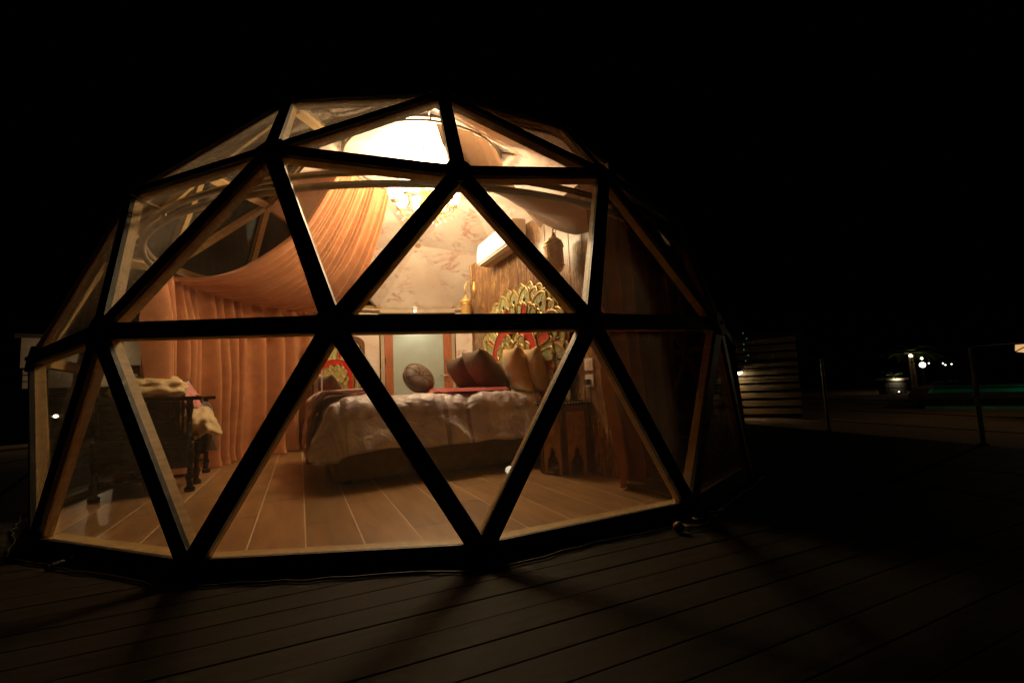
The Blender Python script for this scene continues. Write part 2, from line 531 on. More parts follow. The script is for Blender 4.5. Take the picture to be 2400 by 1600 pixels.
# ================================================================== SETTING
# ---- sand ground to the horizon
b = MB()
GN = 60
def gfn(a, c):
    x = (a - 0.5); y = (c - 0.5)
    X = 500 * x * abs(x) * 2 + 20 * x; Y = 500 * y * abs(y) * 2 + 20 * y
    return (X, Y, GROUND_Z + 0.05 * nz(X * 0.2, Y * 0.2))
b.grid(gfn, GN, GN)
tag(b.build('ground', 'sand', smooth=True), kind='structure')

# ---- timber deck, each board a piece
deck_poly = [(-5.4, -8.6), (6.2, -8.6), (5.47, -1.478), (4.95, 4.2), (-5.4, 4.2)]
b = MB()
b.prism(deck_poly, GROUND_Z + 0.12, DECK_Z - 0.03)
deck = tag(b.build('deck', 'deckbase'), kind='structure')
pitch = 0.1465
k = 0
w = -9.6
while w < 4.6:
    a0 = [U * -12 + V * w, U * 12 + V * w, U * 12 + V * (w + pitch - 0.003), U * -12 + V * (w + pitch - 0.003)]
    strip = [(p.x, p.y) for p in a0]
    # butt joints along the run
    cuts = [-12]
    x = -12 + random.uniform(0.5, 6.0)
    while x < 12:
        cuts.append(x); x += 6.2
    cuts.append(12)
    for i in range(len(cuts) - 1):
        q = [U * (cuts[i] + 0.002) + V * w, U * (cuts[i + 1] - 0.002) + V * w, U * (cuts[i + 1] - 0.002) + V * (w + pitch - 0.003), U * (cuts[i] + 0.002) + V * (w + pitch - 0.003)]
        pl = clip([(p.x, p.y) for p in q], deck_poly)
        if len(pl) < 3 or abs(area(pl)) < 0.01:
            continue
        # skip boards wholly under the dome floor
        if all(hypot(px, py) < 2.6 for px, py in pl):
            continue
        cx = sum(p[0] for p in pl) / len(pl); cy = sum(p[1] for p in pl) / len(pl)
        if cy > 2.5 and abs(cx) < 3: continue
        bb = MB()
        # shape in the board's own axes so the grain runs along it
        ca = Vector((cx, cy, 0))
        loc = [(Vector((px, py, 0)) - ca) for px, py in pl]
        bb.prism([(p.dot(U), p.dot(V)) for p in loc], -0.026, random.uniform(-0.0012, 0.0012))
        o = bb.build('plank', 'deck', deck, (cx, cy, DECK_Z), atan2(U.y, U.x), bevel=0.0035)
        k += 1
    w += pitch

# ---- interior floor: pale grout bed with long wood-look tiles
def base_nodes():
    az = []
    for kk in range(5):
        az += [72 * kk - 24.18, 72 * kk, 72 * kk + 24.18]
    return az
BN = [sph(a, 0.985, -0.1653) for a in base_nodes()]
fl = [(p.x * 0.985, p.y * 0.985) for p in BN]
if area(fl) < 0: fl = fl[::-1]
b = MB()
b.prism(fl, DECK_Z - 0.01, -0.0015)
floor = tag(b.build('floor', 'grout'), kind='structure')
fl2 = [(x * 0.996, y * 0.996) for x, y in fl]
TW, TL = 0.272, 1.25
for i in range(-13, 14):
    off = (i % 3) * TL / 3 + random.uniform(-0.05, 0.05)
    for j in range(-4, 5):
        x0, y0 = i * TW + 0.05, j * TL + off
        q = [U * x0 + V * y0, U * (x0 + TW - 0.007) + V * y0, U * (x0 + TW - 0.007) + V * (y0 + TL - 0.003), U * x0 + V * (y0 + TL - 0.003)]
        pl = clip([(p.x, p.y) for p in q], fl2)
        if len(pl) < 3 or abs(area(pl)) < 0.004: continue
        c = U * (x0 + TW / 2) + V * (y0 + TL / 2)
        bb = MB()
        bb.prism([((Vector((px, py, 0)) - c).dot(U), (Vector((px, py, 0)) - c).dot(V)) for px, py in pl], -0.001, random.uniform(0, 0.0005))
        bb.build('floor_tile', 'tile', floor, (c.x, c.y, 0), atan2(U.y, U.x))

# ================================================================== DOME
def icosphere3():
    v = [Vector((0, 0, 1))]
    for kk in range(5):
        a = radians(72 * kk + ROT); v.append(Vector((.8944272 * sin(a), -.8944272 * cos(a), .4472136)))
    for kk in range(5):
        a = radians(72 * kk + 36 + ROT); v.append(Vector((.8944272 * sin(a), -.8944272 * cos(a), -.4472136)))
    v.append(Vector((0, 0, -1)))
    F = []
    for kk in range(5):
        a, bq = 1 + kk, 1 + (kk + 1) % 5
        c, d = 6 + kk, 6 + (kk + 1) % 5
        F += [(0, a, bq), (a, c, bq), (bq, c, d), (c, 11, d)]
    pts, tris = [], []
    def idx(q):
        q = q.normalized()
        for i, p in enumerate(pts):
            if (p - q).length < 1e-3: return i
        pts.append(q)
        return len(pts) - 1
    for (a, bq, c) in F:
        g = {}
        for i in range(4):
            for j in range(4 - i):
                g[i, j] = idx((v[a] * i + v[bq] * j + v[c] * (3 - i - j)) / 3)
        for i in range(3):
            for j in range(3 - i):
                tris.append((g[i, j], g[i + 1, j], g[i, j + 1]))
                if i + j < 2:
                    tris.append((g[i + 1, j], g[i + 1, j + 1], g[i, j + 1]))
    return pts, tris
pts, tris = icosphere3()
tris = [t for t in tris if min(pts[i].z for i in t) > -0.25]
for i, p in enumerate(pts):           # the base ring is levelled
    if -0.25 < p.z < -0.1:
        h = hypot(p.x, p.y)
        pts[i] = Vector((p.x / h * 0.987, p.y / h * 0.987, -0.1653))
CEN = Vector((0, 0, ZC))
P3 = [CEN + p * R for p in pts]
dome = tag(empty('geodesic_dome'), 'large glass geodesic dome with black triangular struts on the deck', 'dome')
edges = {}
for t in tris:
    for a, bq in ((0, 1), (1, 2), (2, 0)):
        e = tuple(sorted((t[a], t[bq])))
        edges.setdefault(e, []).append(t)
used = sorted({i for t in tris for i in t})
HW = 0.0435
for (i, j), ts in edges.items():
    A, B = P3[i], P3[j]
    mid = (A + B) / 2
    n = (mid - CEN).normalized()
    if A.z < 0.05 and B.z < 0.05:
        n = Vector((mid.x, mid.y, 0)).normalized()
    ax = (B - A); Ln = ax.length; ax.normalize()
    n = (n - ax * n.dot(ax)).normalized()
    side = n.cross(ax)
    mat = Matrix((side, n, ax)).transposed().to_4x4()
    mat.translation = mid
    bb = MB()
    bb.box((0, 0.004, 0), (HW * 2, 0.024, Ln - 0.03))
    bb.box((0, -0.034, 0), (HW * 2 - 0.014, 0.052, Ln - 0.10), 1)
    # a glazing bead on each inner edge
    for s_ in (-1, 1):
        bb.box((s_ * (HW - 0.010), -0.019, 0), (0.012, 0.018, Ln - 0.12), 1)
    place('strut', bb.mesh('strut', ['black', 'timber']), dome, mat=mat)
base_ring = sorted((P3[i] for i in used if P3[i].z < 0.05), key=lambda p: atan2(p.x, -p.y))
for i in range(len(base_ring)):
    A, B = base_ring[i], base_ring[(i + 1) % len(base_ring)]
    bb = MB()
    f0, f1 = 0.983, 0.966
    q = [Vector((A.x * f0, A.y * f0, 0)), Vector((B.x * f0, B.y * f0, 0)), Vector((B.x * f1, B.y * f1, 0)), Vector((A.x * f1, A.y * f1, 0))]
    c = sum(q, Vector()) / 4
    q = [p.lerp(c, 0.004) for p in q]
    if area([(p.x, p.y) for p in q]) < 0: q = q[::-1]
    bb.prism([(p.x - c.x, p.y - c.y) for p in q], 0.002, 0.036)
    bb.build('sill', 'timber', dome, c)
hub = MB()
hub.lathe([(0.085, -0.02), (0.098, -0.008), (0.098, 0.016), (0.085, 0.0205)], n=6)
hub.lathe([(0.05, -0.10), (0.05, -0.021)], n=12, mi=1)
hub.lathe([(0.016, 0.0206), (0.016, 0.03), (0.010, 0.034)], n=6)
hubme = hub.mesh('hub', ['black', 'timber'])
for i in used:
    n = (P3[i] - CEN).normalized()
    if P3[i].z < 0.05: n = Vector((n.x, n.y, 0)).normalized()
    q = n.to_track_quat('Z', 'Y').to_matrix().to_4x4()
    q.translation = P3[i]
    place('hub', hubme, dome, mat=q)
# which triangles are lined with marble instead of glass
def lined(t):
    c = sum((pts[i] for i in t), Vector()) / 3
    az = math.degrees(atan2(c.x, -c.y))
    if 44 < az < 125 and c.z > 0.6: return True
    if min(pts[i].z for i in t) < 0.4: return False
    if c.y < (-0.30 if c.z > 0.86 else 0.05): return False
    if c.x < -0.30 and c.z < 0.80: return False
    return True
panel_tris = []
for t in tris:
    A, B, C = (P3[i] for i in t)
    nrm = (B - A).cross(C - A).normalized()
    c = (A + B + C) / 3
    if nrm.dot(c - CEN) < 0: A, B = B, A; nrm = -nrm
    def inset(p, d): return p + (c - p).normalized() * d
    tri = [inset(p, 0.075) for p in (A, B, C)]
    if lined(t):
        panel_tris.append((A, B, C, nrm, c))
    bb = MB()
    bb.add([p - c + nrm * -0.012 for p in tri] + [p - c + nrm * -0.006 for p in tri],
           [(2, 1, 0), (3, 4, 5), (0, 1, 4, 3), (1, 2, 5, 4), (2, 0, 3, 5)])
    bb.build('pane', 'glass_up' if nrm.z > 0.3 else 'glass', dome, c)

# ---- marble lining of the rear of the dome
lining = tag(empty('marble_lining'), 'cream and pink veined marble panels lining the rear of the dome', 'wall lining')
for A, B, C, nrm, c in panel_tris:
    bb = MB()
    tri = [p + (c - p).normalized() * 0.012 - nrm * 0.075 for p in (A, B, C)]
    bb.add([p - c for p in tri] + [p - c - nrm * 0.012 for p in tri],
           [(0, 1, 2), (5, 4, 3), (1, 0, 3, 4), (2, 1, 4, 5), (0, 2, 5, 3)])
    bb.build('marble_panel', 'marble', lining, c)
UZ = {0: (.8944, .4472)}
rear = [(-144, .8944, .4472), (-166.39, .8572, .5149), (166.39, .8572, .5149), (144, .8944, .4472), (121.61, .8572, .5149), (94.39, .8572, .5149)]
RN = [sph(*a) for a in rear]
RN = [CEN + (p - CEN) * 0.968 for p in RN]
for i in range(len(RN) - 1):
    A, B = RN[i], RN[i + 1]
    if i == 1: continue           # the doorway
    c = (A + B) / 2
    inn = Vector((-c.x, -c.y, 0)).normalized()
    bb = MB()
    top0, top1 = A.z, B.z
    for (s0, s1) in ((0.004, 0.498), (0.502, 0.996)):
        a = A.lerp(B, s0); bq = A.lerp(B, s1)
        vs = [Vector((a.x, a.y, 0.001)), Vector((bq.x, bq.y, 0.001)), bq, a]
        cc = sum(vs, Vector()) / 4
        m1 = MB()
        m1.add([p - cc for p in vs] + [p - cc - inn * 0.02 for p in vs], [(0, 1, 2, 3), (7, 6, 5, 4), (0, 4, 5, 1), (1, 5, 6, 2), (2, 6, 7, 3), (3, 7, 4, 0)])
        m1.build('marble_panel', 'marble', lining, cc)

# ---- the door in the rear facet
DA, DB = RN[1], RN[2]
dx = (DB - DA); dx.z = 0; DWID = dx.length; dx.normalize()
dn = Vector((dx.y, -dx.x, 0))          # into the room
if dn.dot(Vector((-DA.x, -DA.y, 0))) < 0: dn = -dn
dmat = Matrix((dx, -dn, Vector((0, 0, 1)))).transposed().to_4x4()
dmat.translation = Vector(((DA.x + DB.x) / 2, (DA.y + DB.y) / 2, 0))
DT = DA.z - 0.03
dr = tag(empty('door', mat=dmat), 'frosted glass door with red wood stiles in the marble wall', 'door')
h = DWID / 2
b = MB(); b.box((0, -0.04, DT - 0.035), (DWID - 0.03, 0.22, 0.07)); b.build('lintel', 'stone', dr, bevel=0.004)
for s in (-1, 1):
    b = MB(); b.box((s * (h - 0.045), 0.01, (DT - 0.075) / 2), (0.06, 0.10, DT - 0.08)); b.build('jamb', 'stone', dr, bevel=0.004)
    b = MB(); b.box((s * (h - 0.145), 0.0, (DT - 0.08) / 2), (0.13, 0.045, DT - 0.09)); b.build('stile', 'doorwood', dr, bevel=0.003)
for zc_, hh in ((0.10, 0.17), (DT - 0.14, 0.12)):
    b = MB(); b.box((0, 0.002, zc_), (DWID - 0.425, 0.043, hh)); b.build('rail', 'doorwood', dr, bevel=0.003)
b = MB(); b.box((0, 0.004, (DT - 0.20 + 0.185) / 2), (DWID - 0.425, 0.012, DT - 0.20 - 0.185)); b.build('frosted_pane', 'frost', dr)
b = MB(); b.box((h - 0.145, -0.026, 0.98), (0.042, 0.008, 0.23)); pl_ = b.build('handle_plate', 'steel', dr, bevel=0.004)
b = MB(); b.tube([(h - 0.145, -0.03, 0.98), (h - 0.145, -0.075, 0.98), (h - 0.165, -0.08, 0.98), (h - 0.28, -0.08, 0.98)], 0.010); b.build('lever', 'steel', pl_, smooth=True)
b = MB(); b.box((h - 0.145, -0.031, 1.055), (0.03, 0.003, 0.07)); b.build('card_reader', 'cable', pl_)
for z_ in (1.25, 1.9):
    b = MB(); b.box((-h + 0.085, -0.026, z_), (0.016, 0.016, 0.10)); b.build('hinge', 'steel', dr)
# small downlight over the door
dl = tag(empty('door_downlight', mat=dmat @ Matrix.Translation((-0.05, -0.20, DT - 0.03))), 'tiny bright spotlight mounted above the frosted glass door', 'lamp')
b = MB(); b.lathe([(0.035, -0.01), (0.04, 0.0), (0.04, 0.05), (0.02, 0.06)], n=14); b.build('housing', 'white', dl, smooth=True)
b = MB(); b.ball((0, 0, -0.012), 0.026, 12); b.build('lens', 'bulb', dl, smooth=True)
lt = bpy.data.lights.new('door_light', 'SPOT'); lt.energy = 16; lt.color = (1, 0.86, 0.62); lt.spot_size = radians(120); lt.spot_blend = 0.7; lt.shadow_soft_size = 0.03
lo = bpy.data.objects.new('door_light', lt); COL.objects.link(lo); lo.parent = dl; lo.location = (0, 0, -0.05)

# ---- timber partition wall behind the bed
W0 = Vector((0.36 * R, -0.225 * R, 0))
NW = -U                                 # faces the room
wall = tag(empty('timber_wall'), 'brown plank partition with gilded reed pattern behind the bed', 'wall')
b = MB()
c = W0 + V * 0.36 + U * 0.035
b.box((0, 0, 1.25), (0.03, 3.34, 2.5)); b.build('backing', 'walnut', wall, (c.x, c.y, 0), atan2(U.y, U.x))
pw = 0.222
t = -1.30
while t < 2.0:
    c = W0 + V * (t + pw / 2)
    bb = MB(); bb.box((random.uniform(-0.001, 0.001), 0, 1.255), (0.034, pw - 0.006, 2.51))
    bb.build('plank', 'reed', wall, (c.x, c.y, 0.001), atan2(U.y, U.x), bevel=0.004)
    t += pw
c = W0 + V * 2.045
b = MB(); b.box((0.02, 0, 1.26), (0.10, 0.05, 2.52)); b.build('end_post', 'reed', wall, (c.x, c.y, 0), atan2(U.y, U.x), bevel=0.004)

# ================================================================== ROOM
# ---- peacock headboard
HBc = W0 + V * 0.50 + NW * 0.03
hm = Matrix((-V, Vector((0, 0, 1)), NW)).transposed().to_4x4()
hm.translation = HBc
hb = tag(empty('peacock_headboard', mat=hm), 'carved gold and green peacock fan headboard at the bed head', 'headboard')
YC, RX, RY = 0.98, 1.16, 0.90
def petal_mesh(name, L, Wd, pointed=True, fill='green', eye=False, th=0.03):
    bb = MB()
    n = 9
    def outline(k, z, s0=0.0):
        pts_ = []
        for i in range(n + 1):
            y = i / n
            if pointed:
                x = sin(pi * min(1, y * 0.86 + 0.14)) ** 0.6 * (1 - 0.10 * y)
                if i == n: x = 0
            else:
                x = (0.72 + 0.28 * y) * (1.0 if y < 0.8 else math.sqrt(max(0, 1 - ((y - 0.8) / 0.2) ** 2)))
            pts_.append((x * Wd / 2 * k, (L * 0.5) + (y - 0.5) * L * (1 - (1 - k) * 0.55), z))
        return pts_ + [(-x, y, z) for x, y, z in reversed(pts_[:-1])]
    rings = [outline(1, 0), outline(1, th * 0.75), outline(0.92, th), outline(0.82, th * 0.9), outline(0.76, th * 0.5)]
    k = len(rings[0])
    vs = [p for r_ in rings for p in r_]
    fs = []
    mi = []
    for a in range(len(rings) - 1):
        for i in range(k):
            fs.append((a * k + i, a * k + (i + 1) % k, (a + 1) * k + (i + 1) % k, (a + 1) * k + i))
    bb.add(vs, fs, 0)
    a = len(rings) - 1
    bb.add(rings[-1], [tuple(range(k))], 1)
    # mid rib and side veins
    if pointed:
        bb.tube([(0, L * 0.2, th * 0.5), (0, L * 0.8, th * 0.5)], [0.006, 0.003], 4, 0)
        for q in range(5):
            y = L * (0.34 + q * 0.09)
            for s in (-1, 1):
                bb.tube([(0, y, th * 0.48), (s * Wd * 0.2, y + L * 0.06, th * 0.48)], [0.003, 0.002], 3, 0)
    if eye:
        bb.ball((0, L * 0.62, th * 0.6), 0.022, 8, 2, (0.8, 1.5, 0.6))
    elif not pointed:
        bb.ball((0, L * 0.86, th * 0.7), 0.013, 8, 0)
    return bb.mesh(name, ['gold', fill, 'cable'], True, 40)
def sup(a, k):          # broad shouldered fan outline
    c_, s_ = cos(a), sin(a)
    return (RX * k * math.copysign(abs(c_) ** 0.82, c_), YC + RY * k * math.copysign(abs(s_) ** 0.9, s_))
def fan(me_list, count, rtip, L, z, a0=-38, a1=218, half=False, name='petal'):
    for i in range(count):
        fr = (i + (0.5 if half else 0)) / (count - (0 if half else 1))
        a = radians(a0 + (a1 - a0) * fr)
        tip = Vector((*sup(a, rtip), 0))
        d = Vector((cos(a) * RX, sin(a) * RY, 0)).normalized()
        base = tip - d * L
        mm = Matrix((Vector((d.y, -d.x, 0)), d, Vector((0, 0, 1)))).transposed().to_4x4()
        mm.translation = base + Vector((0, 0, z + 0.009 * (i % 2) + random.uniform(0, 0.001)))
        place(name, me_list[i % len(me_list)], hb, mat=mm)
def ell(k, n=48, a0=-42, a1=222):
    return [sup(radians(a0 + (a1 - a0) * i / n), k) for i in range(n + 1)]
b = MB(); b.prism(ell(0.90), 0.0, 0.014); b.build('backing', 'gold', hb)
b = MB(); b.box((0, 0.25, 0.008), (1.9, 0.5, 0.014)); b.build('lower_board', 'walnut', hb)
fan([petal_mesh('outer_petal', 0.30, 0.31, True, 'green', False, 0.016)], 22, 1.0, 0.30, 0.016, half=True, name='outer_petal')
fan([petal_mesh('eye_petal', 0.40, 0.35, True, 'green', True, 0.018)], 21, 0.955, 0.40, 0.030, name='eye_petal')
gb, rb_ = petal_mesh('green_bar', 0.27, 0.15, False, 'green', False, 0.018), petal_mesh('red_bar', 0.26, 0.145, False, 'redlac', False, 0.018)
fan([gb, rb_, gb], 31, 0.775, 0.27, 0.048, name='bar')
b = MB()
n_ = 40
o1, o2 = ell(0.52, n_, -30, 210), ell(0.40, n_, -30, 210)
b.add([(x, y, 0.082) for x, y in o1] + [(x, y, 0.082) for x, y in o2] + [(x, y, 0.03) for x, y in o1] + [(x, y, 0.03) for x, y in o2],
      [(i, i + 1, n_ + 1 + i + 1, n_ + 1 + i) for i in range(n_)] + [(i + 1, i, 2 * n_ + 2 + i, 2 * n_ + 3 + i) for i in range(n_)])
b.build('red_arch', 'redlac', hb)
b = MB(); b.tube([(x, y, 0.082) for x, y in ell(0.523, n_, -30, 210)], 0.010, 6); b.build('arch_bead', 'gold', hb, smooth=True)
b = MB(); b.prism(ell(0.405, 30, -30, 210), 0.03, 0.058); b.build('centre_plate', 'gold', hb)
fan([petal_mesh('inner_petal', 0.24, 0.22, True, 'green', False, 0.016)], 10, 0.415, 0.24, 0.076, -20, 200, name='inner_petal')
fan([petal_mesh('inner_petal_front', 0.22, 0.20, True, 'green', False, 0.018)], 9, 0.32, 0.22, 0.084, -10, 190, name='inner_petal')
for s in (-1, 1):
    b = MB()
    sp = [(s * (0.90 + 0.075 * cos(q) * (1 - q / 9)), 0.56 + 0.075 * sin(q) * (1 - q / 9), 0.05) for q in [x * 0.35 for x in range(20)]]
    b.tube(sp, 0.018, 6); b.box((s * 0.93, 0.47, 0.04), (0.12, 0.05, 0.05)); b.box((s * 0.93, 0.225, 0.035), (0.10, 0.45, 0.04))
    b.build('scroll_foot', 'gold', hb, smooth=False)

# ---- bed
BF = Vector((-0.816, -1.216, 0)) - V * 0.12         # near foot corner of the base
BL, BW, BT = 1.98, 1.66, 0.665
bm_ = Matrix((U, V, Vector((0, 0, 1)))).transposed().to_4x4(); bm_.translation = BF
bed = tag(empty('bed', mat=bm_), 'double bed with a low fabric base in the middle of the dome', 'bed')
b = MB(); b.box((BL / 2, BW / 2, 0.19), (BL, BW, 0.30)); b.build('base', 'basecloth', bed, bevel=0.03)
b = MB(); b.box((BL / 2, BW / 2, 0.50), (BL + 0.02, BW + 0.02, 0.30)); b.build('mattress', 'cream', bed, bevel=0.06)
for x in (0.12, BL - 0.12):
    for y in (0.12, BW - 0.12):
        b = MB(); b.lathe([(0.03, 0.001), (0.035, 0.04)], (x, y, 0), 10); b.build('leg', 'dark', bed)
def over(x, y, X0, X1, Y0, Y1, top, rr=0.09, bulge=0.03):
    ex = x - min(max(x, X0), X1); ey = y - min(max(y, Y0), Y1)
    e = hypot(ex, ey)
    if e > 1e-6:                      # the corner of the cloth is rounded, not pulled to a point
        lim = max(abs(ex), abs(ey)) * 1.10
        if e > lim: ex, ey, e = ex * lim / e, ey * lim / e, lim
    bx, by = min(max(x, X0), X1), min(max(y, Y0), Y1)
    if e < 1e-6: return Vector((bx, by, top))
    L = rr * pi / 2
    if e < L:
        q = e / rr; out = rr * sin(q); dz = rr * (1 - cos(q))
    else:
        out = rr + bulge * min(1, (e - L) / 0.3); dz = rr + (e - L)
    return Vector((bx + ex / e * out, by + ey / e * out, top - dz))
def duvet_fn(i, j):
    x = -0.42 + i * (BL + 0.34)
    y = -0.42 + j * (BW + 0.84)
    # folds gather along the hanging side
    p = over(x, y, 0.10, BL + 0.3, 0.10, BW - 0.10, BT + 0.045 + 0.02 * nz(x * 1.3, y * 1.1, 3), 0.17, 0.13)
    hang = max(0, (BT - p.z)) 
    wr = 0.016 * nz(x * 5.5, y * 2.5, 1.7) + 0.010 * nz(x * 15, y * 7, 9) + 0.016 * nz(x * 2.2, y * 2.0, 5)
    diag = 0.022 * (1 - 2 * abs(sin(8 * (x + 0.7 * y) + 4 * nz(x * 2, y * 2, 7)))) * max(0, nz(x * 1.5, y * 1.5, 12) + 0.3)
    fx, fy = 0.0, 0.0
    fold = 0.022 * min(1, hang / 0.3) * sin(9 * x + 3 * nz(x * 1.2, 0, 2))
    if y < 0.1: fy = -(wr + diag) * 1.2 - fold
    elif y > BW - 0.1: fy = wr + fold
    if x < 0.06: fx = -wr * 1.3 - 0.03 * min(1, hang / 0.3) * sin(10 * y + 2)
    z = p.z + (wr + diag) * (1.0 if hang < 0.08 else 0.35)
    edge = 0.03 * nz(x * 3, y * 3, 20)
    if j in (0, 1) or i == 0: z += edge
    return (p.x + fx, p.y + fy, max(z, 0.03))
b = MB(); b.grid(duvet_fn, 150, 150)
dv = b.build('duvet', 'duvet', smooth=True); dv.matrix_world = bm_
md = dv.modifiers.new('thick', 'SOLIDIFY'); md.thickness = 0.018; md.offset = -1
tag(dv, 'mauve and grey patterned satin duvet hanging over the bed sides', 'duvet')
def throw_fn(i, j):
    x = -0.62 + i * 0.95
    y = 0.28 + j * (BW - 0.22)
    p = over(x, y, 0.04, BL, 0.02, BW - 0.02, BT + 0.10, 0.12, 0.05)
    w_ = 0.03 * nz(x * 4, y * 4, 31) + 0.015 * nz(x * 11, y * 6, 2)
    if x < 0.04: return (p.x - 0.04 - w_ * 1.5 - 0.03 * sin(8 * y), p.y, max(0.04, p.z + w_))
    return (p.x, p.y, p.z + w_)
b = MB(); b.grid(throw_fn, 60, 70)
th_ = b.build('foot_throw', 'throw', smooth=True); th_.matrix_world = bm_
md = th_.modifiers.new('thick', 'SOLIDIFY'); md.thickness = 0.02; md.offset = 1
tag(th_, 'rose brown quilted throw hanging over the foot of the bed', 'throw')
def red_fn(i, j):
    x = 1.02 + i * 0.60; y = 0.06 + j * (BW - 0.1)
    ed = min(i, 1 - i, j, 1 - j)
    return (x + 0.012 * nz(y * 6, 1), y + 0.012 * nz(x * 6, 4), BT + 0.06 + 0.03 * min(1, ed / 0.04) + 0.015 * nz(x * 3, y * 3, 8))
b = MB(); b.grid(red_fn, 50, 60)
rb = b.build('red_blanket', 'red', smooth=True); rb.matrix_world = bm_
tag(rb, 'folded bright red blanket lying on the duvet near the pillows', 'blanket')

def pillow(label, mat, x, y, w_, h_, t_, lean, turn, name='pillow', z0=BT + 0.11, roll=0):
    bb = MB()
    N = 18
    for sd in (1, -1):
        def fn(i, j, sd=sd):
            a, c_ = i * 2 - 1, j * 2 - 1
            pinch = 0.05 * (1 - a * a) ; pin2 = 0.05 * (1 - c_ * c_)
            th = (max(0, (1 - abs(a) ** 2.6)) * max(0, (1 - abs(c_) ** 2.6))) ** 0.55
            th += 0.05 * nz(a * 3 + x * 7, c_ * 3 + y, sd * 2.0) * th
            return (a * w_ / 2 * (1 - 0.09 * (1 - c_ * c_) * abs(a)), sd * t_ / 2 * th, (c_ * h_ / 2) * (1 - 0.09 * (1 - a * a) * abs(c_)) + h_ / 2)
        bb.grid(fn, N, N)
    me = bb.mesh(name, mat, True)
    bmx = bmesh.new(); bmx.from_mesh(me)
    bmesh.ops.remove_doubles(bmx, verts=bmx.verts, dist=0.0005)
    bmesh.ops.recalc_face_normals(bmx, faces=bmx.faces)
    bmx.to_mesh(me); bmx.free()
    o = bpy.data.objects.new(name, me); COL.objects.link(o)
    # width of the pillow lies across the bed; it leans back on the headboard
    o.matrix_world = bm_ @ Matrix.Translation((x, y, z0)) @ Matrix.Rotation(radians(90 + turn), 4, 'Z') @ Matrix.Rotation(radians(-lean), 4, 'X') @ Matrix.Rotation(radians(roll), 4, 'Y')
    tag(o, label, 'pillow')
    return o
PZ = BT + 0.03
pillow('dark brown satin pillow at the far side, nearest the door', 'brown', 1.64, 1.08, 0.54, 0.50, 0.24, 34, 4, z0=PZ)
pillow('small gold pillow half hidden between the two dark brown pillows', 'tan', 1.84, 0.82, 0.44, 0.36, 0.18, 18, 0, z0=PZ)
pillow('large dark brown satin pillow leaning in the middle of the bed', 'brown', 1.72, 0.54, 0.58, 0.56, 0.26, 36, 0, z0=PZ)
pillow('gold satin pillow standing upright before the tan pillow', 'tan', 1.86, 0.20, 0.48, 0.50, 0.22, 18, -6, z0=PZ - 0.02)
pillow('tan pillow pressed behind the gold satin pillow near the bed edge', M['tan'], 1.95, 0.04, 0.44, 0.48, 0.18, 12, -8, z0=PZ - 0.03)
# round leather pouf cushion propped on edge
b = MB()
b.lathe([(0.006, -0.082), (0.10, -0.088), (0.17, -0.072), (0.205, -0.035), (0.212, 0.0), (0.205, 0.035), (0.17, 0.072), (0.10, 0.088), (0.006, 0.082)], n=32)
pf_mat = bm_ @ Matrix.Translation((0.94, 1.00, BT + 0.215)) @ Matrix.Rotation(radians(22), 4, 'Z') @ Matrix.Rotation(radians(58), 4, 'X') @ Matrix.Scale(0.86, 4)
pf = empty('round_cushion', mat=pf_mat)
tag(pf, 'round brown tufted cushion standing on edge on the bed', 'cushion')
b.build('body', 'brown', pf, smooth=True)
b = MB(); b.tube([(0.212 * cos(a), 0.212 * sin(a), 0.03) for a in [2 * pi * q / 40 for q in range(40)]], 0.008, 6, closed=True); b.build('piping', 'walnut', pf, smooth=True)
for q in range(8):
    a = 2 * pi * q / 8
    b = MB(); b.tube([(0.02 * cos(a), 0.02 * sin(a), 0.085), (0.10 * cos(a), 0.10 * sin(a), 0.090), (0.17 * cos(a), 0.17 * sin(a), 0.074), (0.205 * cos(a), 0.205 * sin(a), 0.036)], 0.005, 5); b.build('seam', 'walnut', pf, smooth=True)
b = MB(); b.ball((0, 0, 0.085), 0.018, 10, 0, (1, 1, 0.5)); b.build('button', 'walnut', pf, smooth=True)

# ---- curtain track: two hoops with spacers, hung near the glass
def ringpts(r, z, n=96): return [pol(360 * i / n, r, z) for i in range(n)]
tr_ = tag(empty('curtain_track'), 'large double hoop curtain track circling the room under the glass', 'curtain track')
for z_, rad_ in ((2.01, 0.024), (2.085, 0.022)):
    b = MB(); b.tube(ringpts(2.58, z_), rad_, 8, closed=True); b.build('hoop', 'ringmetal', tr_, smooth=True)
for i in range(15):
    b = MB(); b.tube([pol(24 * i + ROT, 2.58, 2.01), pol(24 * i + ROT, 2.58, 2.085)], 0.012, 6); b.build('spacer', 'ringmetal', tr_)
    b = MB(); b.tube([pol(24 * i + ROT, 2.58, 2.085), pol(24 * i + ROT, 2.78, 2.14)], 0.009, 6); b.build('bracket', 'ringmetal', tr_)
RS, ZS = 0.90, 3.42
cr_ = tag(empty('canopy_ring'), 'smaller double metal ring high around the chandelier carrying the fabric', 'canopy ring')
for z_, rad_ in ((ZS, 0.012), (ZS + 0.055, 0.024)):
    b = MB(); b.tube(ringpts(RS, z_, 72), rad_, 8, closed=True); b.build('hoop', 'ringmetal', cr_, smooth=True)
for i in range(10):
    b = MB(); b.tube([pol(36 * i + 5, RS, ZS), pol(36 * i + 5, RS, ZS + 0.055)], 0.009, 6); b.build('spacer', 'ringmetal', cr_)
for i in range(5):
    a = 72 * i + ROT
    top = CEN + Vector((pol(a, 0.3433 * R * 0.97).x, pol(a, 0.3433 * R * 0.97).y, 0.9392 * R * 0.965))
    b = MB(); b.tube([pol(a, RS, ZS + 0.055), top], 0.012, 6); b.build('hanger', 'ringmetal', cr_)

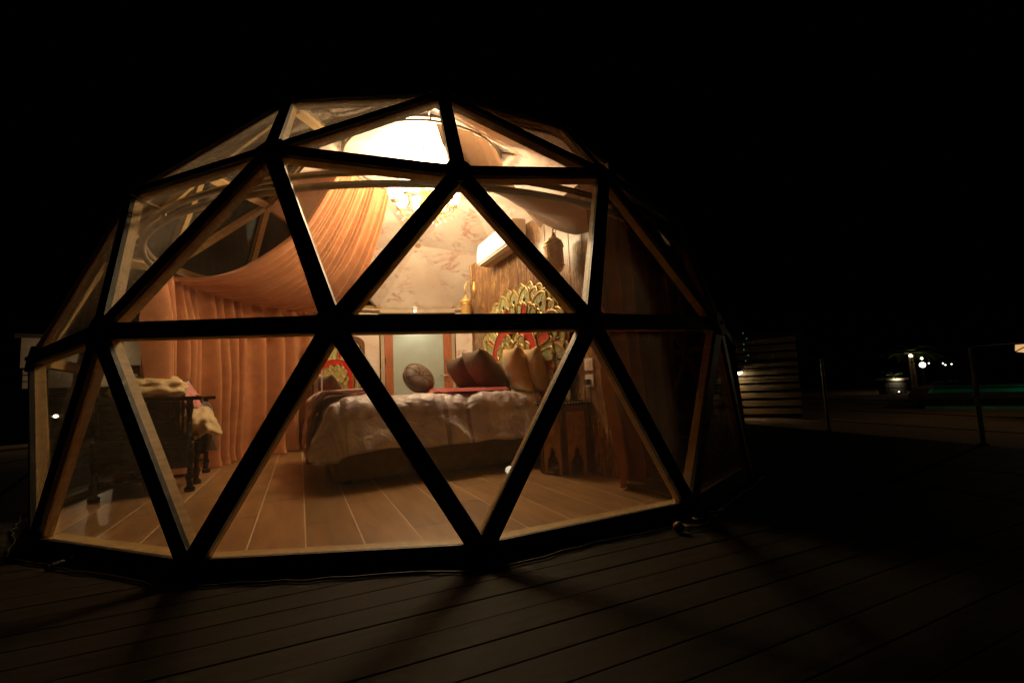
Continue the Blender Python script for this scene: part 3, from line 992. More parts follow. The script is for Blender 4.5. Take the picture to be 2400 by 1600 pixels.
# ---- curtains and swags
def curtain(name, label, mat, az0, az1, r, ztop, folds, seed, amp=0.06, nu=420, lean=None, group=None):
    def fn(i, j):
        az = az0 + (az1 - az0) * i
        # uneven pleats: warp the phase
        ph = folds * i + 1.5 * nz(i * folds * 0.3, seed) + 0.35 * nz(i * folds * 1.1, seed + 4) + 0.12 * nz(i * folds * 0.8, j * 2.2, seed)
        wv = sin(2 * pi * ph)
        sharp = wv + 0.35 * sin(4 * pi * ph + 0.8)
        gather = 0.35 + 0.65 * min(1, j / 0.25)
        spread = amp * gather * (0.75 + 0.9 * nz(i * folds * 0.45, j * 0.8, seed + 9))
        hor = 0.35 * sin(2 * pi * ph + 1.3)          # sideways roll of the pleat
        rad = r + spread * sharp + 0.03 * nz(i * 14, j * 2.5, seed)
        a = az + degrees_(hor * spread / r) + (lean(j) if lean else 0) * (1 - i)
        z = ztop * (1 - j)
        if j < 0.04:
            rad += 0.012 * sin(2 * pi * ph * 3)
        if j > 0.93:
            q = (j - 0.93) / 0.07
            rad -= 0.07 * q * (0.6 + 0.6 * nz(i * folds * 1.1, seed + 2))
            z += 0.02 * q * (0.5 + nz(i * folds * 1.7, seed + 6))
        return pol(a, rad, max(z, 0.006))
    bb = MB(); bb.grid(fn, nu, 46)
    o = bb.build(name, mat, smooth=True)
    tag(o, label, 'curtain', group)
    return o
def degrees_(x): return x * 180 / pi
curtain('curtain', 'long terracotta velvet curtain along the left side behind the armchair', 'terra', -139, -66, 2.50, 1.98, 14, 3.0, 0.11)
curtain('curtain', 'terracotta curtain at the right, its lit edge beside the carved table', 'terra_lined', 27, 124, 2.56, 1.98, 20, 11.0, 0.055, lean=lambda j: -1.0 + 4.0 * j * j)

def swag(name, label, mat, az0, az1, ta0, ta1, seed, pleats, amp, pw=2.4, pw1=None, nu=260, nv=70, dip=0.0, rend=2.55, zend=2.04):
    def fn(i, j):
        a = (ta0 + (ta1 - ta0) * i) * (1 - j) + (az0 + (az1 - az0) * i) * j
        rr_ = RS + (rend - RS) * j
        z = zend + (ZS - 0.02 - zend) * (1 - j) ** (pw + ((pw1 or pw) - pw) * i) - dip * sin(pi * j) * (0.6 + 0.4 * sin(pi * i))
        ph = pleats * i + 0.8 * nz(i * pleats * 0.4, seed) + 0.35 * nz(i * 6, j * 3, seed + 3)
        wv = sin(2 * pi * ph)
        am = amp * (0.25 + 0.75 * sin(pi * min(1, j * 1.15)) ** 0.7) * (0.6 + 0.7 * nz(i * pleats * 0.6, j * 1.5, seed + 5))
        z += am * wv + 0.05 * nz(i * 3, j * 2, seed + 8) * sin(pi * j)
        rr_ += am * 0.5 * wv
        return pol(a, rr_, z)
    bb = MB(); bb.grid(fn, nu, nv)
    o = bb.build(name, mat, smooth=True)
    return tag(o, label, 'drape')
swag('fabric_swag', 'pleated terracotta fabric sweeping from the ceiling ring down to the left curtain', 'swag', -79, -141, -92, -150, 2.0, 15, 0.085, rend=2.46, zend=1.95)
swag('fabric_swag', 'grey brown fabric swag sagging from the ceiling ring toward the right curtain', 'brownswag', 4, 68, 8, 62, 6.0, 3.2, 0.035, pw=1.1, pw1=3.4, dip=0.06)

# ---- added brown cloth inside the right hand panes, blocking lamplight from the struts
def light_blocker(i, j):
    az = 33 + 62 * i
    el = 0.40 + 0.24 * j                 # height on the sphere
    k_ = 0.945 - 0.012 * sin(pi * j) + 0.010 * sin(46 * i + 2 * nz(i * 6, 3)) + 0.006 * nz(i * 20, j * 5)
    rr_ = math.sqrt(1 - el * el) * R * k_
    return pol(az, rr_, ZC + el * R * k_)
b = MB(); b.grid(light_blocker, 120, 30)
tag(b.build('light_block_cloth', 'light_blocker', smooth=True), 'added dark brown cloth blocking room light behind the upper right panes', 'drape')

# ---- chandelier on the dome axis
CH = Vector((0, 0, 2.86))
ch = tag(empty('chandelier', CH), 'glowing multi arm crystal chandelier hanging from the dome top', 'chandelier')
b = MB(); b.lathe([(0.09, 0.90), (0.10, 0.87), (0.06, 0.82), (0.02, 0.79)], n=18); b.build('ceiling_cup', 'gilt', ch, smooth=True)
b = MB(); b.tube([(0, 0, 1.14), (0, 0, 0.25)], 0.012, 8); b.build('stem', 'gilt', ch)
b = MB(); b.lathe([(0.012, 0.28), (0.05, 0.24), (0.025, 0.18), (0.06, 0.10), (0.075, 0.04), (0.04, -0.02), (0.055, -0.08), (0.03, -0.13), (0.008, -0.19)], n=16); b.build('column', 'gilt', ch, smooth=True)
drop = MB(); drop.lathe([(0.001, -0.05), (0.014, -0.034), (0.011, -0.01), (0.001, 0.0)], n=6)
drop_me = drop.mesh('crystal_drop', 'crystal')
for i in range(8):
    a = 2 * pi * i / 8 + 0.2
    d = Vector((cos(a), sin(a), 0))
    path = [d * 0.05 + Vector((0, 0, 0.02)), d * 0.14 + Vector((0, 0, -0.06)), d * 0.25 + Vector((0, 0, -0.07)), d * 0.33 + Vector((0, 0, 0.0)), d * 0.34 + Vector((0, 0, 0.05))]
    b = MB(); b.tube(path, [0.010, 0.009, 0.009, 0.008, 0.008], 6); arm = b.build('arm', 'gilt', ch, smooth=True)
    b = MB(); b.lathe([(0.012, 0.045), (0.045, 0.055), (0.05, 0.065), (0.014, 0.068), (0.012, 0.12), (0.004, 0.125)], tuple(d * 0.34), 12); b.build('candle_cup', 'gilt', arm, smooth=True)
    b = MB(); b.ball(d * 0.34 + Vector((0, 0, 0.155)), 0.022, 10, 0, (1, 1, 1.7)); bl = b.build('bulb', 'bulb', arm, smooth=True)
    b = MB(); b.lathe([(0.020, 0.08), (0.06, 0.10), (0.082, 0.15), (0.080, 0.20), (0.092, 0.26), (0.089, 0.261), (0.076, 0.20), (0.078, 0.15), (0.056, 0.104), (0.018, 0.085)], tuple(d * 0.34), 16); b.build('glare_shade', 'shade', arm, smooth=True)  # glowing shades added to stand in for the chandelier's glare
    if i % 2 == 0:
        lt = bpy.data.lights.new('bulb_light', 'POINT'); lt.energy = 21; lt.color = LAMP; lt.shadow_soft_size = 0.08
        lo = bpy.data.objects.new('bulb_light', lt); COL.objects.link(lo); lo.parent = ch; lo.location = d * 0.26 + Vector((0, 0, -0.30))
    for q in range(3):
        o = place('crystal_drop', drop_me, ch, d * (0.16 + 0.08 * q) + Vector((0, 0, -0.085 - (0.0, 0.01, -0.04)[q])), a)
for i in range(4):          # upper tier: shades added for glare, lights added to whiten the dome top
    a = 2 * pi * i / 4 + 0.5
    d = Vector((cos(a), sin(a), 0))
    b = MB(); b.tube([Vector((0, 0, 0.20)), d * 0.10 + Vector((0, 0, 0.17)), d * 0.17 + Vector((0, 0, 0.22)), d * 0.17 + Vector((0, 0, 0.26))], 0.008, 6); arm = b.build('arm', 'gilt', ch, smooth=True)
    b = MB(); b.lathe([(0.016, 0.27), (0.04, 0.285), (0.055, 0.33), (0.062, 0.385), (0.059, 0.386), (0.05, 0.33), (0.036, 0.29), (0.014, 0.275)], tuple(d * 0.17), 16); b.build('glare_shade', 'shade', arm, smooth=True)
    if i < 3:
        a = 2 * pi * i / 3
        lt = bpy.data.lights.new('bulb_light', 'POINT'); lt.energy = 78; lt.color = LAMP; lt.shadow_soft_size = 0.07
        lo = bpy.data.objects.new('bulb_light', lt); COL.objects.link(lo); lo.parent = ch; lo.location = (0.14 * cos(a), 0.14 * sin(a), 0.60)
for i in range(12):
    a = 2 * pi * i / 12
    place('crystal_drop', drop_me, ch, (0.055 * cos(a), 0.055 * sin(a), -0.10), a)

# ---- air conditioner on the timber wall
ac0 = W0 + V * 0.72 + NW * 0.125
am_ = Matrix((-V, U, Vector((0, 0, 1)))).transposed().to_4x4(); am_.translation = Vector((ac0.x, ac0.y, 2.30))
ac = tag(empty('air_conditioner', mat=am_), 'white split air conditioner high on the plank wall', 'air conditioner')
prof = [(-0.10, 0.005), (-0.095, 0.16), (-0.07, 0.26), (0.10, 0.27), (0.10, -0.02), (-0.02, -0.02)]
b = MB(); W2 = 0.52
b.add([(-W2, y, z) for y, z in prof] + [(W2, y, z) for y, z in prof], [(0, 1, 2, 3, 4, 5), (11, 10, 9, 8, 7, 6)] + [((i + 1) % 6, i, 6 + i, 6 + (i + 1) % 6) for i in range(6)])
b.build('body', 'white', ac, bevel=0.012)
b = MB(); b.box((0, -0.061, -0.012), (0.94, 0.075, 0.008), rot=Matrix.Rotation(radians(14), 3, 'X')); b.build('louvre', 'white', ac)
b = MB(); b.box((0, 0.03, -0.024), (0.98, 0.08, 0.006)); b.build('outlet', 'stone', ac)

# ---- brass lanterns
def lantern(label, pos, s, bracket=None):
    o = tag(empty('brass_lantern', pos), label, 'lantern')
    b = MB(); b.lathe([(0.030 * s, 0.0), (0.055 * s, 0.03 * s), (0.088 * s, 0.07 * s), (0.095 * s, 0.11 * s), (0.092 * s, 0.27 * s), (0.098 * s, 0.285 * s), (0.096 * s, 0.305 * s)], n=28); b.build('body', 'brass', o, smooth=True)
    b = MB(); b.lathe([(0.098 * s, 0.305 * s), (0.085 * s, 0.345 * s), (0.05 * s, 0.375 * s), (0.026 * s, 0.395 * s), (0.020 * s, 0.43 * s), (0.006 * s, 0.445 * s)], n=28); b.build('cap', 'brass', o, smooth=True)
    for z_ in (0.10, 0.29):
        b = MB(); b.tube([(0.097 * s * cos(q), 0.097 * s * sin(q), z_ * s) for q in [2 * pi * x / 32 for x in range(32)]], 0.006 * s, 6, closed=True); b.build('band', 'gilt', o, smooth=True)
    b = MB(); b.lathe([(0.030 * s, 0.0), (0.016 * s, -0.03 * s), (0.02 * s, -0.045 * s), (0.004 * s, -0.08 * s)], n=12); b.build('finial', 'gilt', o, smooth=True)
    return o
# left one: wall sconce on the end of the partition
p = W0 + V * 1.93 + NW * 0.15
ls = lantern('brass pierced lantern on a curved wall bracket beside the door', (p.x, p.y, 1.68), 0.85)
b = MB()
wl = (W0 + V * 1.93 + NW * 0.02) - p
pts_ = [wl + Vector((0, 0, 0.46)), wl * 0.9 + Vector((0, 0, 0.50)), wl * 0.6 + Vector((0, 0, 0.56)), wl * 0.2 + Vector((0, 0, 0.55)), wl * -0.1 + Vector((0, 0, 0.50)), Vector((0, 0, 0.44)), Vector((0, 0, 0.37))]
b.tube(pts_, 0.009, 8); ab_ = b.build('bracket_arm', 'gilt', ls, smooth=True)
b = MB(); b.lathe([(0.004, 0.34), (0.018, 0.37), (0.03, 0.42), (0.036, 0.46), (0.028, 0.50), (0.012, 0.53), (0.018, 0.55), (0.004, 0.58)], tuple(wl), 12); b.build('wall_plate', 'gilt', ls, smooth=True)
# right one: hanging lantern
p = W0 + V * -0.62 + NW * 0.17
lh = lantern('brass pierced lantern hanging at the right above the bedside', (p.x, p.y, 1.73), 0.92)
b = MB(); b.tube([(0, 0, 0.40), (0, 0, 0.62)], 0.005, 6)
for q in range(5): b.ball((0, 0, 0.43 + q * 0.04), 0.010, 8, 0, (1, 1, 1.5))
b.build('chain', 'gilt', lh)
wl = (W0 + V * -0.62 + NW * 0.02) - p
b = MB(); b.tube([wl + Vector((0, 0, 0.50)), wl * 0.7 + Vector((0, 0, 0.58)), wl * 0.3 + Vector((0, 0, 0.64)), Vector((0, 0, 0.62))], 0.009, 8); b.build('bracket_arm', 'gilt', lh, smooth=True)

# ---- carved six sided table by the bed
tc_ = Vector((1.15, -1.36, 0))
tb = tag(empty('carved_side_table', tc_, radians(12)), 'carved six sided wooden side table with arched openings beside the bed', 'side table')
RA, TH = 0.235, 0.60
sidew = RA
ap = RA * cos(pi / 6)
panel = MB()
# panel with an ogee arch cut-out at the foot
arch = [(-0.062, 0.0), (-0.064, 0.10), (-0.050, 0.135), (-0.026, 0.16), (-0.030, 0.185), (-0.022, 0.205), (0.0, 0.235)]
arch = arch + [(-x, z) for x, z in reversed(arch[:-1])]
hw_ = sidew / 2 - 0.004
fr = []
left = [p_ for p_ in arch if p_[0] <= 0]
for yy, flip in ((0.0, False), (0.016, True)):
    k0 = len(panel.v)
    vs, fs = [], []
    # left strip, right strip, upper field
    for s in (-1, 1):
        base_ = len(vs)
        for x_, z_ in left:
            vs.append((s * hw_, yy, z_)); vs.append((s * -x_ if s > 0 else x_, yy, z_))
        for q in range(len(left) - 1):
            f_ = (base_ + 2 * q, base_ + 2 * q + 1, base_ + 2 * q + 3, base_ + 2 * q + 2)
            fs.append(f_ if (s < 0) ^ flip else f_[::-1])
    base_ = len(vs)
    vs += [(-hw_, yy, 0.235), (hw_, yy, 0.235), (hw_, yy, TH - 0.03), (-hw_, yy, TH - 0.03)]
    fs.append((base_, base_ + 1, base_ + 2, base_ + 3) if not flip else (base_ + 3, base_ + 2, base_ + 1, base_))
    panel.add(vs, fs)
panel.tube([(x_, -0.003, z_) for x_, z_ in arch], 0.006, 5)
for s in (-1, 1):
    panel.box((s * (hw_ - 0.012), -0.006, TH / 2), (0.022, 0.012, TH - 0.02), 1)
panel.box((0, -0.006, TH - 0.055), (sidew - 0.05, 0.011, 0.05), 1)
for s in (-1, 1):           # scroll relief
    for cz, r0, dirn in ((0.46, 0.038, 1), (0.37, 0.036, -1), (0.29, 0.030, 1)):
        pts_ = []
        for q in range(16):
            a = q * 0.45
            r_ = r0 * (1 - q / 20)
            pts_.append((s * (0.042 + dirn * r_ * 0.8 * cos(a)), -0.002, cz + r_ * sin(a)))
        panel.tube(pts_, 0.005, 4)
    panel.tube([(0, -0.002, 0.26), (s * 0.03, -0.002, 0.33), (s * 0.01, -0.002, 0.40), (s * 0.045, -0.002, 0.49), (0, -0.002, 0.52)], 0.005, 4)
pme = panel.mesh('side_panel', ['carved', 'walnut'])
for i in range(6):
    a = pi / 3 * i
    place('side_panel', pme, tb, mat=Matrix.Rotation(a, 4, 'Z') @ Matrix.Translation((0, -ap, 0.002)))
hexa = lambda r_: [(r_ * cos(pi / 3 * i), r_ * sin(pi / 3 * i)) for i in range(6)]
b = MB(); b.prism(hexa(RA + 0.035), TH - 0.02, TH + 0.012); b.build('top', 'dark', tb, bevel=0.006)
for i in range(6):
    A = Vector((*hexa(RA + 0.036)[i], 0)); B = Vector((*hexa(RA + 0.036)[(i + 1) % 6], 0))
    b = MB()
    for q in range(10):
        pp = A.lerp(B, (q + 0.5) / 10); b.ball((pp.x, pp.y, TH - 0.004), 0.006, 6)
    b.build('pearl_inlay', 'white', tb)

# ---- wall sockets with a plugged adapter
for k_, (zz, lab) in enumerate(((1.0, 'upper white double switch plate on the plank wall'), (0.86, 'lower white socket plate with a black plug'))):
    p = W0 + V * -0.86 + NW * 0.022
    mm = Matrix((-V, U, Vector((0, 0, 1)))).transposed().to_4x4(); mm.translation = Vector((p.x, p.y, zz - 0.09))
    sw = tag(empty('wall_plate', mat=mm), lab, 'wall plate')
    b = MB(); b.box((0, -0.004, 0), (0.125, 0.012, 0.105)); b.build('plate', 'white', sw, bevel=0.004)
    if k_ == 0:
        for s in (-1, 1):
            b = MB(); b.box((s * 0.016, -0.013, 0), (0.028, 0.006, 0.055)); b.build('rocker', 'white', sw, bevel=0.002)
    else:
        b = MB(); b.box((0.0, -0.03, -0.01), (0.05, 0.038, 0.05)); b.build('plug', 'cable', sw, bevel=0.006)
        b = MB(); b.tube([(0, -0.045, -0.03), (0.0, -0.06, -0.12), (0.05, -0.05, -0.3), (0.06, -0.04, -0.6)], 0.004, 5); b.build('cord', 'cable', sw, smooth=True)

# ---- arched dressing mirror on a low console, left of the door
mp_ = Vector((-1.28, 1.70, 0))
mrot = atan2(0.863, 0.505)      # faces the bed
mn = Vector((0.505, -0.863, 0)).normalized()
mxv = Vector((-mn.y, mn.x, 0))
mm = Matrix((mxv, -mn, Vector((0, 0, 1)))).transposed().to_4x4(); mm.translation = mp_
mir = tag(empty('dressing_mirror', mat=mm), 'arched wooden dressing mirror with console reflecting the headboard', 'mirror')
def archpts(hw__, z0, z1, n=14):
    ps = [(-hw__, z0)]
    r_ = hw__
    for q in range(n + 1):
        a = pi - pi * q / n
        ps.append((hw__ * math.copysign(abs(cos(a)) ** 0.55, cos(a)), z1 - 0.13 + 0.13 * sin(a)))
    ps.append((hw__, z0))
    return ps
ou, inn_ = archpts(0.37, 0.70, 1.60), archpts(0.31, 0.74, 1.54)
b = MB(); n_ = len(ou)
b.add([(x, -0.03, z) for x, z in ou] + [(x, -0.03, z) for x, z in inn_] + [(x, 0.0, z) for x, z in ou] + [(x, 0.0, z) for x, z in inn_],
      [(i, i + 1, n_ + i + 1, n_ + i) for i in range(n_ - 1)] + [(i + 1, i, 2 * n_ + i, 2 * n_ + i + 1) for i in range(n_ - 1)] + [(n_ + i, n_ + i + 1, 3 * n_ + i + 1, 3 * n_ + i) for i in range(n_ - 1)] + [(0, n_, 2 * n_ - 1, n_ - 1)])
b.build('frame', 'walnut', mir)
b = MB(); b.add([(x, -0.012, z) for x, z in inn_], [tuple(range(n_))[::-1]]); b.build('mirror_glass', 'mirror', mir)
for q in (0.25, 0.262):
    b = MB(); l_ = archpts(q, 0.80, 1.48); b.tube([(x, -0.0135, z) for x, z in l_], 0.003, 4); b.build('etched_line', 'white', mir)
b = MB(); b.box((0, -0.12, 0.66), (0.88, 0.34, 0.05)); b.build('console_top', 'dark', mir, bevel=0.006)
b = MB(); b.box((0, -0.11, 0.33), (0.82, 0.30, 0.60)); b.build('console_body', 'walnut', mir, bevel=0.006)
for s in (-1, 1):
    b = MB(); b.box((s * 0.2, -0.268, 0.48), (0.37, 0.016, 0.22)); dw_ = b.build('drawer', 'walnut', mir, bevel=0.004)
    b = MB(); b.ball((s * 0.2, -0.285, 0.48), 0.014, 8); b.build('knob', 'gilt', dw_)

# ---- dark carved armchair with clothes
Cf = Vector((-2.008, -0.958, 0)); Cb = Vector((-2.331, 0.085, 0))
cv = (Cb - Cf).normalized()            # along the front, away from the camera
cu = Vector((cv.y, -cv.x, 0))          # facing the bed
cw = (Cb - Cf).length
cm = Matrix((cu, cv, Vector((0, 0, 1)))).transposed().to_4x4(); cm.translation = Cf
chair = tag(empty('carved_armchair', mat=cm), 'dark carved wide armchair with turned legs before the left curtain', 'armchair')
def turned(h_, r_):
    return [(r_ * 1.5, 0.001), (r_ * 1.6, 0.03), (r_ * 0.8, 0.05), (r_, 0.09), (r_ * 1.35, 0.12), (r_ * 0.8, 0.15), (r_ * 0.9, 0.24), (r_ * 1.3, 0.30), (r_ * 0.85, 0.33), (r_, h_ - 0.04), (r_ * 1.2, h_)]
DEP = 0.62
for (x, y) in ((0, 0), (0, cw), (-DEP, 0), (-DEP, cw), (0, cw * 0.35)):
    b = MB(); b.lathe(turned(0.42, 0.026), (x, y, 0), 12); b.build('leg', 'dark', chair, smooth=True)
for y in (0, cw):
    b = MB(); b.box((-DEP / 2 + 0.02, y, 0.775), (DEP + 0.12, 0.06, 0.035)); b.build('armrest', 'dark', chair, bevel=0.008)
    b = MB(); b.lathe([(0.022, 0.42), (0.03, 0.45), (0.018, 0.48), (0.026, 0.56), (0.018, 0.62), (0.03, 0.70), (0.022, 0.757)], (-0.01, y, 0), 12); b.build('arm_post', 'dark', chair, smooth=True)
    b = MB(); b.box((-DEP / 2 - 0.02, y, 0.59), (DEP - 0.12, 0.02, 0.33)); b.build('side_panel', 'dark', chair, bevel=0.004)
    for q in range(4):
        b = MB(); b.lathe([(0.008, 0.47), (0.013, 0.55), (0.007, 0.6), (0.013, 0.68), (0.008, 0.75)], (-0.055 - q * 0.03, y - 0.012, 0), 8); b.build('spindle', 'dark', chair, smooth=True)
    b = MB(); b.box((-DEP / 2, y, 0.31), (DEP, 0.022, 0.22)); b.build('apron', 'dark', chair)
    b = MB(); b.tube([(0, y, 0.135), (-DEP, y, 0.135)], 0.014, 8); b.build('stretcher', 'dark', chair)
b = MB(); b.box((-DEP / 2, cw / 2, 0.44), (DEP + 0.06, cw + 0.06, 0.05)); b.build('seat', 'dark', chair, bevel=0.01)
b = MB(); b.box((-DEP - 0.01, cw / 2, 0.62), (0.03, cw - 0.08, 0.32)); b.build('backrest', 'dark', chair, bevel=0.006)
b = MB(); b.box((-DEP - 0.01, cw / 2, 0.79), (0.06, cw + 0.08, 0.04)); b.build('top_rail', 'dark', chair, bevel=0.01)
b = MB(); b.tube([(-0.02, 0.02, 0.135), (-0.02, cw - 0.02, 0.135)], 0.014, 8); b.build('stretcher', 'dark', chair)
def lump(name, label, mat, cpos, dims, seed, cat, drape=None, nu=44):
    bb = MB()
    def fn(i, j):
        a, c_ = 2 * pi * i, pi * j
        d = Vector((sin(c_) * cos(a), sin(c_) * sin(a), -cos(c_)))
        k_ = 1 + 0.28 * nz(d.x * 1.7 + seed, d.y * 1.7, d.z * 1.7) + 0.12 * nz(d.x * 4.2, d.y * 4.2 + seed, d.z * 4.2) + 0.05 * sin(9 * d.x + 6 * d.y + seed)
        p_ = Vector((d.x * dims[0] * k_, d.y * dims[1] * k_, d.z * dims[2] * k_))
        if drape: p_ = drape(p_)
        return p_
    bb.grid(fn, nu, 26)
    o = bb.build(name, mat, smooth=True)
    o.matrix_world = cm @ Matrix.Translation(cpos)
    return tag(o, label, cat)
lump('cream_blanket', 'cream rolled blanket lying on the armchair arm', 'cream', (-0.34, 0.18, 0.88), (0.29, 0.26, 0.105), 3, 'blanket')
lump('cream_blanket', 'rumpled cream blanket spilling over the armchair seat front', 'cream', (0.02, 0.38, 0.565), (0.16, 0.34, 0.12), 8, 'blanket', drape=lambda p_: Vector((p_.x, p_.y, p_.z - max(0, p_.x - 0.06) * 0.9)))
# pink garment heaped over the far part of the seat
o = empty('pink_garment', mat=cm); tag(o, 'pink garment with black edge heaped on the armchair', 'garment')
def pk(i, j):
    a = pi * i
    w__ = 0.24 * (1 - 0.35 * j)
    return (-0.10 + 0.16 * j - 0.10 * sin(a) * j + 0.025 * nz(i * 5, j * 4, 3), 0.55 - w__ * cos(a), 0.74 + (0.21 - 0.05 * j) * sin(a) ** 0.7 - 0.08 * j + 0.02 * nz(i * 6, j * 5, 9))
b = MB(); b.grid(pk, 36, 24); b.build('cloth', 'pink', o, smooth=True)
b = MB(); b.tube([Vector(pk(q / 30, 0)) + Vector((0, 0, 0.004)) for q in range(31)], 0.009, 6); b.build('hem', 'blackcloth', o, smooth=True)
def bk(i, j):
    y = 0.52 + 0.40 * i
    return (0.02 + 0.05 * sin(pi * j) + 0.02 * nz(i * 5, j * 5, 6), y, 0.74 - 0.20 * j - 0.05 * (1 - i) * j + 0.02 * nz(i * 3, j * 3, 2))
b = MB(); b.grid(bk, 24, 20); 
o = empty('black_garment', mat=cm); tag(o, 'black garment with small pink stripes hanging from the armchair', 'garment')
b.build('cloth', 'blackcloth', o, smooth=True)
b = MB(); b.grid(lambda i, j: (-0.28 + 0.30 * j, 0.52 + 0.40 * i, 0.70 + 0.04 * sin(pi * j) + 0.02 * nz(i * 4, j * 4, 15)), 20, 16); b.build('fold', 'blackcloth', o, smooth=True)
for q in range(3):
    b = MB(); b.box((0.085, 0.80 + q * 0.022, 0.60), (0.004, 0.008, 0.05)); b.build('stripe', 'pink', o)
# tassel hanging from the seat
b = MB(); 
for q in range(14): 
    a = 2 * pi * q / 14
    b.tube([(0.0, 0, 0.1), (0.012 * cos(a), 0.012 * sin(a), 0.06), (0.045 * cos(a), 0.045 * sin(a), -0.10)], [0.006, 0.006, 0.004], 4)
b.ball((0, 0, 0.08), 0.022, 8, 1)
o = b.build('tassel', ['brown', 'gilt']); o.matrix_world = cm @ Matrix.Translation((0.06, cw - 0.10, 0.33))
tag(o, 'dark tassel hanging below the blanket at the armchair front', 'tassel')

# ================================================================== ON THE DECK
# ---- string light cable lying along the foot of the dome
sl = tag(empty('string_lights'), 'unlit black string light cable lying along the dome foot', 'string lights')
front = [p for p in BN if p.y < 0.9]
front.sort(key=lambda p: atan2(p.x, -p.y))
path = []
for i in range(len(front) - 1):
    A, B = front[i], front[i + 1]
    for q in range(14):
        p = A.lerp(B, q / 14)
        d = Vector((p.x, p.y, 0)).normalized()
        k_ = 0.11 + 0.04 * nz(i * 3 + q * 0.25, 2) + 0.02 * nz(q * 0.9 + i, 7)
        path.append(Vector((p.x, p.y, 0)) + d * k_ + Vector((0, 0, DECK_Z + 0.011)))
b = MB(); b.tube(path, 0.005, 6); b.build('cable', 'cable', sl, smooth=True)
path2 = path
for i in (33,):
    p = path2[i]
    b = MB(); b.lathe([(0.013, 0.0), (0.014, 0.04), (0.011, 0.05)], n=10)
    sk = b.build('socket', 'cable', sl, p + Vector((0, 0, 0.012))); sk.rotation_euler = (radians(88), 0, radians(37 * i))
    b = MB(); b.ball((0, 0, 0.0745), 0.024, 10); o = b.build('bulb', 'walnut', sk, smooth=True)
# a coil of spare cable with a big bulb near the right corner
p0 = Vector((1.33, -3.03, DECK_Z))
b = MB()
b.tube([p0 + Vector((0.05 * cos(q * 0.6) + 0.012 * q * 0.6, 0.045 * sin(q * 0.6) + 0.004 * q, 0.012 + 0.0018 * q)) for q in range(34)], 0.006, 6)
o = empty('cable_coil', p0); tag(o, 'small coil of cable with a bulb on the deck at the right corner', 'cable')
co_ = b.build('coil', 'walnut', o, -p0, smooth=True)
b = MB(); b.ball((-0.075, -0.02, 0.035), 0.030, 12); b.build('bulb', 'walnut', o, smooth=True)

# ---- cable railings
def railing(label, pts_, hgt=0.98, lean=0.0):
    o = tag(empty('cable_railing', pts_[0]), label, 'railing')
    p0_ = Vector(pts_[0])
    for p in pts_:
        b = MB(); d = Vector(p) - p0_
        b.tube([d + Vector((0, 0, 0)), d + Vector((0, 0, hgt))], 0.021, 10); po = b.build('post', 'post', o, smooth=True, angle=40)
        b = MB(); b.lathe([(0.05, 0.0), (0.05, 0.008), (0.03, 0.012)], tuple(d), 12); b.build('flange', 'steel', po)
    for q in range(6):
        z_ = 0.14 + q * 0.145
        b = MB(); b.tube([Vector(p) - p0_ + Vector((0, 0, z_)) for p in pts_], 0.004, 5); b.build('wire', 'steel', o)
    b = MB(); b.tube([Vector(p) - p0_ + Vector((0, 0, hgt + 0.008)) for p in pts_], 0.012, 8); b.build('handrail', 'cable', o, smooth=True)
    return o
railing('steel post cable railing along the right edge of the deck', [(5.307 + 0.0974 * (0.218 - y), y, DECK_Z) for y in (3.6, 1.9, 0.218, -1.478, -3.17, -4.86, -6.55)])
railing('dark cable railing along the left edge of the deck', [(-5.2, y, DECK_Z) for y in (-8.2, -6.5, -4.8, -3.1, -1.4, 0.3, 2.0, 3.7)])

# ================================================================== BACKGROUND

def point(parent, e, col, loc=(0, 0, 0), r=0.05, spot=None, rot=None, blend=0.6):
    lt = bpy.data.lights.new('lamp_light', 'SPOT' if spot else 'POINT')
    lt.energy = e; lt.color = col; lt.shadow_soft_size = r
    if spot:
        lt.spot_size = radians(spot); lt.spot_blend = blend
    lo = bpy.data.objects.new('lamp_light', lt); COL.objects.link(lo); lo.parent = parent; lo.location = loc
    if rot: lo.rotation_euler = rot
    return lo
M['globe'] = emit('lit_globe', (1.0, 0.86, 0.62), 9)
M['farglow'] = emit('lit_far_pane', (1.0, 0.55, 0.22), 0.75)
M['fairy'] = emit('green_fairy_bulb', (0.3, 1.0, 0.7), 0.35)

# ---- slatted timber cabin with a wall lamp, right of the dome
hd = Vector((0.62, 0.785, 0)).normalized()          # away from the deck
hs_ = Vector((hd.y, -hd.x, 0))
hm_ = Matrix((hs_, hd, Vector((0, 0, 1)))).transposed().to_4x4(); hm_.translation = Vector((9.75, 7.35, GROUND_Z))
hut = tag(empty('slatted_cabin', mat=hm_), 'slatted timber cabin wall lit by a lamp at the right of the dome', 'cabin')
b = MB(); b.box((-0.1, 1.3, 1.2), (2.4, 2.4, 2.4)); b.build('body', 'night', hut)
for q in range(10):
    b = MB(); b.box((-0.1, 0.075, 0.20 + q * 0.235), (2.4, 0.035, 0.165)); b.build('slat', 'slat', hut, bevel=0.008)
b = MB(); b.box((-0.1, 1.2, 2.47), (2.8, 3.0, 0.12)); b.build('roof', 'night', hut)
wlm = tag(empty('cabin_wall_lamp', mat=hm_ @ Matrix.Translation((-0.50, -0.17, 1.42))), 'half round wall lamp glowing on the slatted cabin', 'lamp')
b = MB(); b.lathe([(0.17, 0.0), (0.18, 0.012), (0.08, 0.03), (0.02, 0.05)], n=16); b.box((0, 0.14, 0.02), (0.04, 0.26, 0.04)); b.build('shade', 'steel', wlm)
b = MB(); b.lathe([(0.02, -0.10), (0.10, -0.07), (0.15, -0.002)], n=16); b.build('diffuser', 'globe', wlm, smooth=True)
point(wlm, 6.5, (1, 0.66, 0.30), (0, 0.04, -0.15), 0.05, 95, None, 1.0)
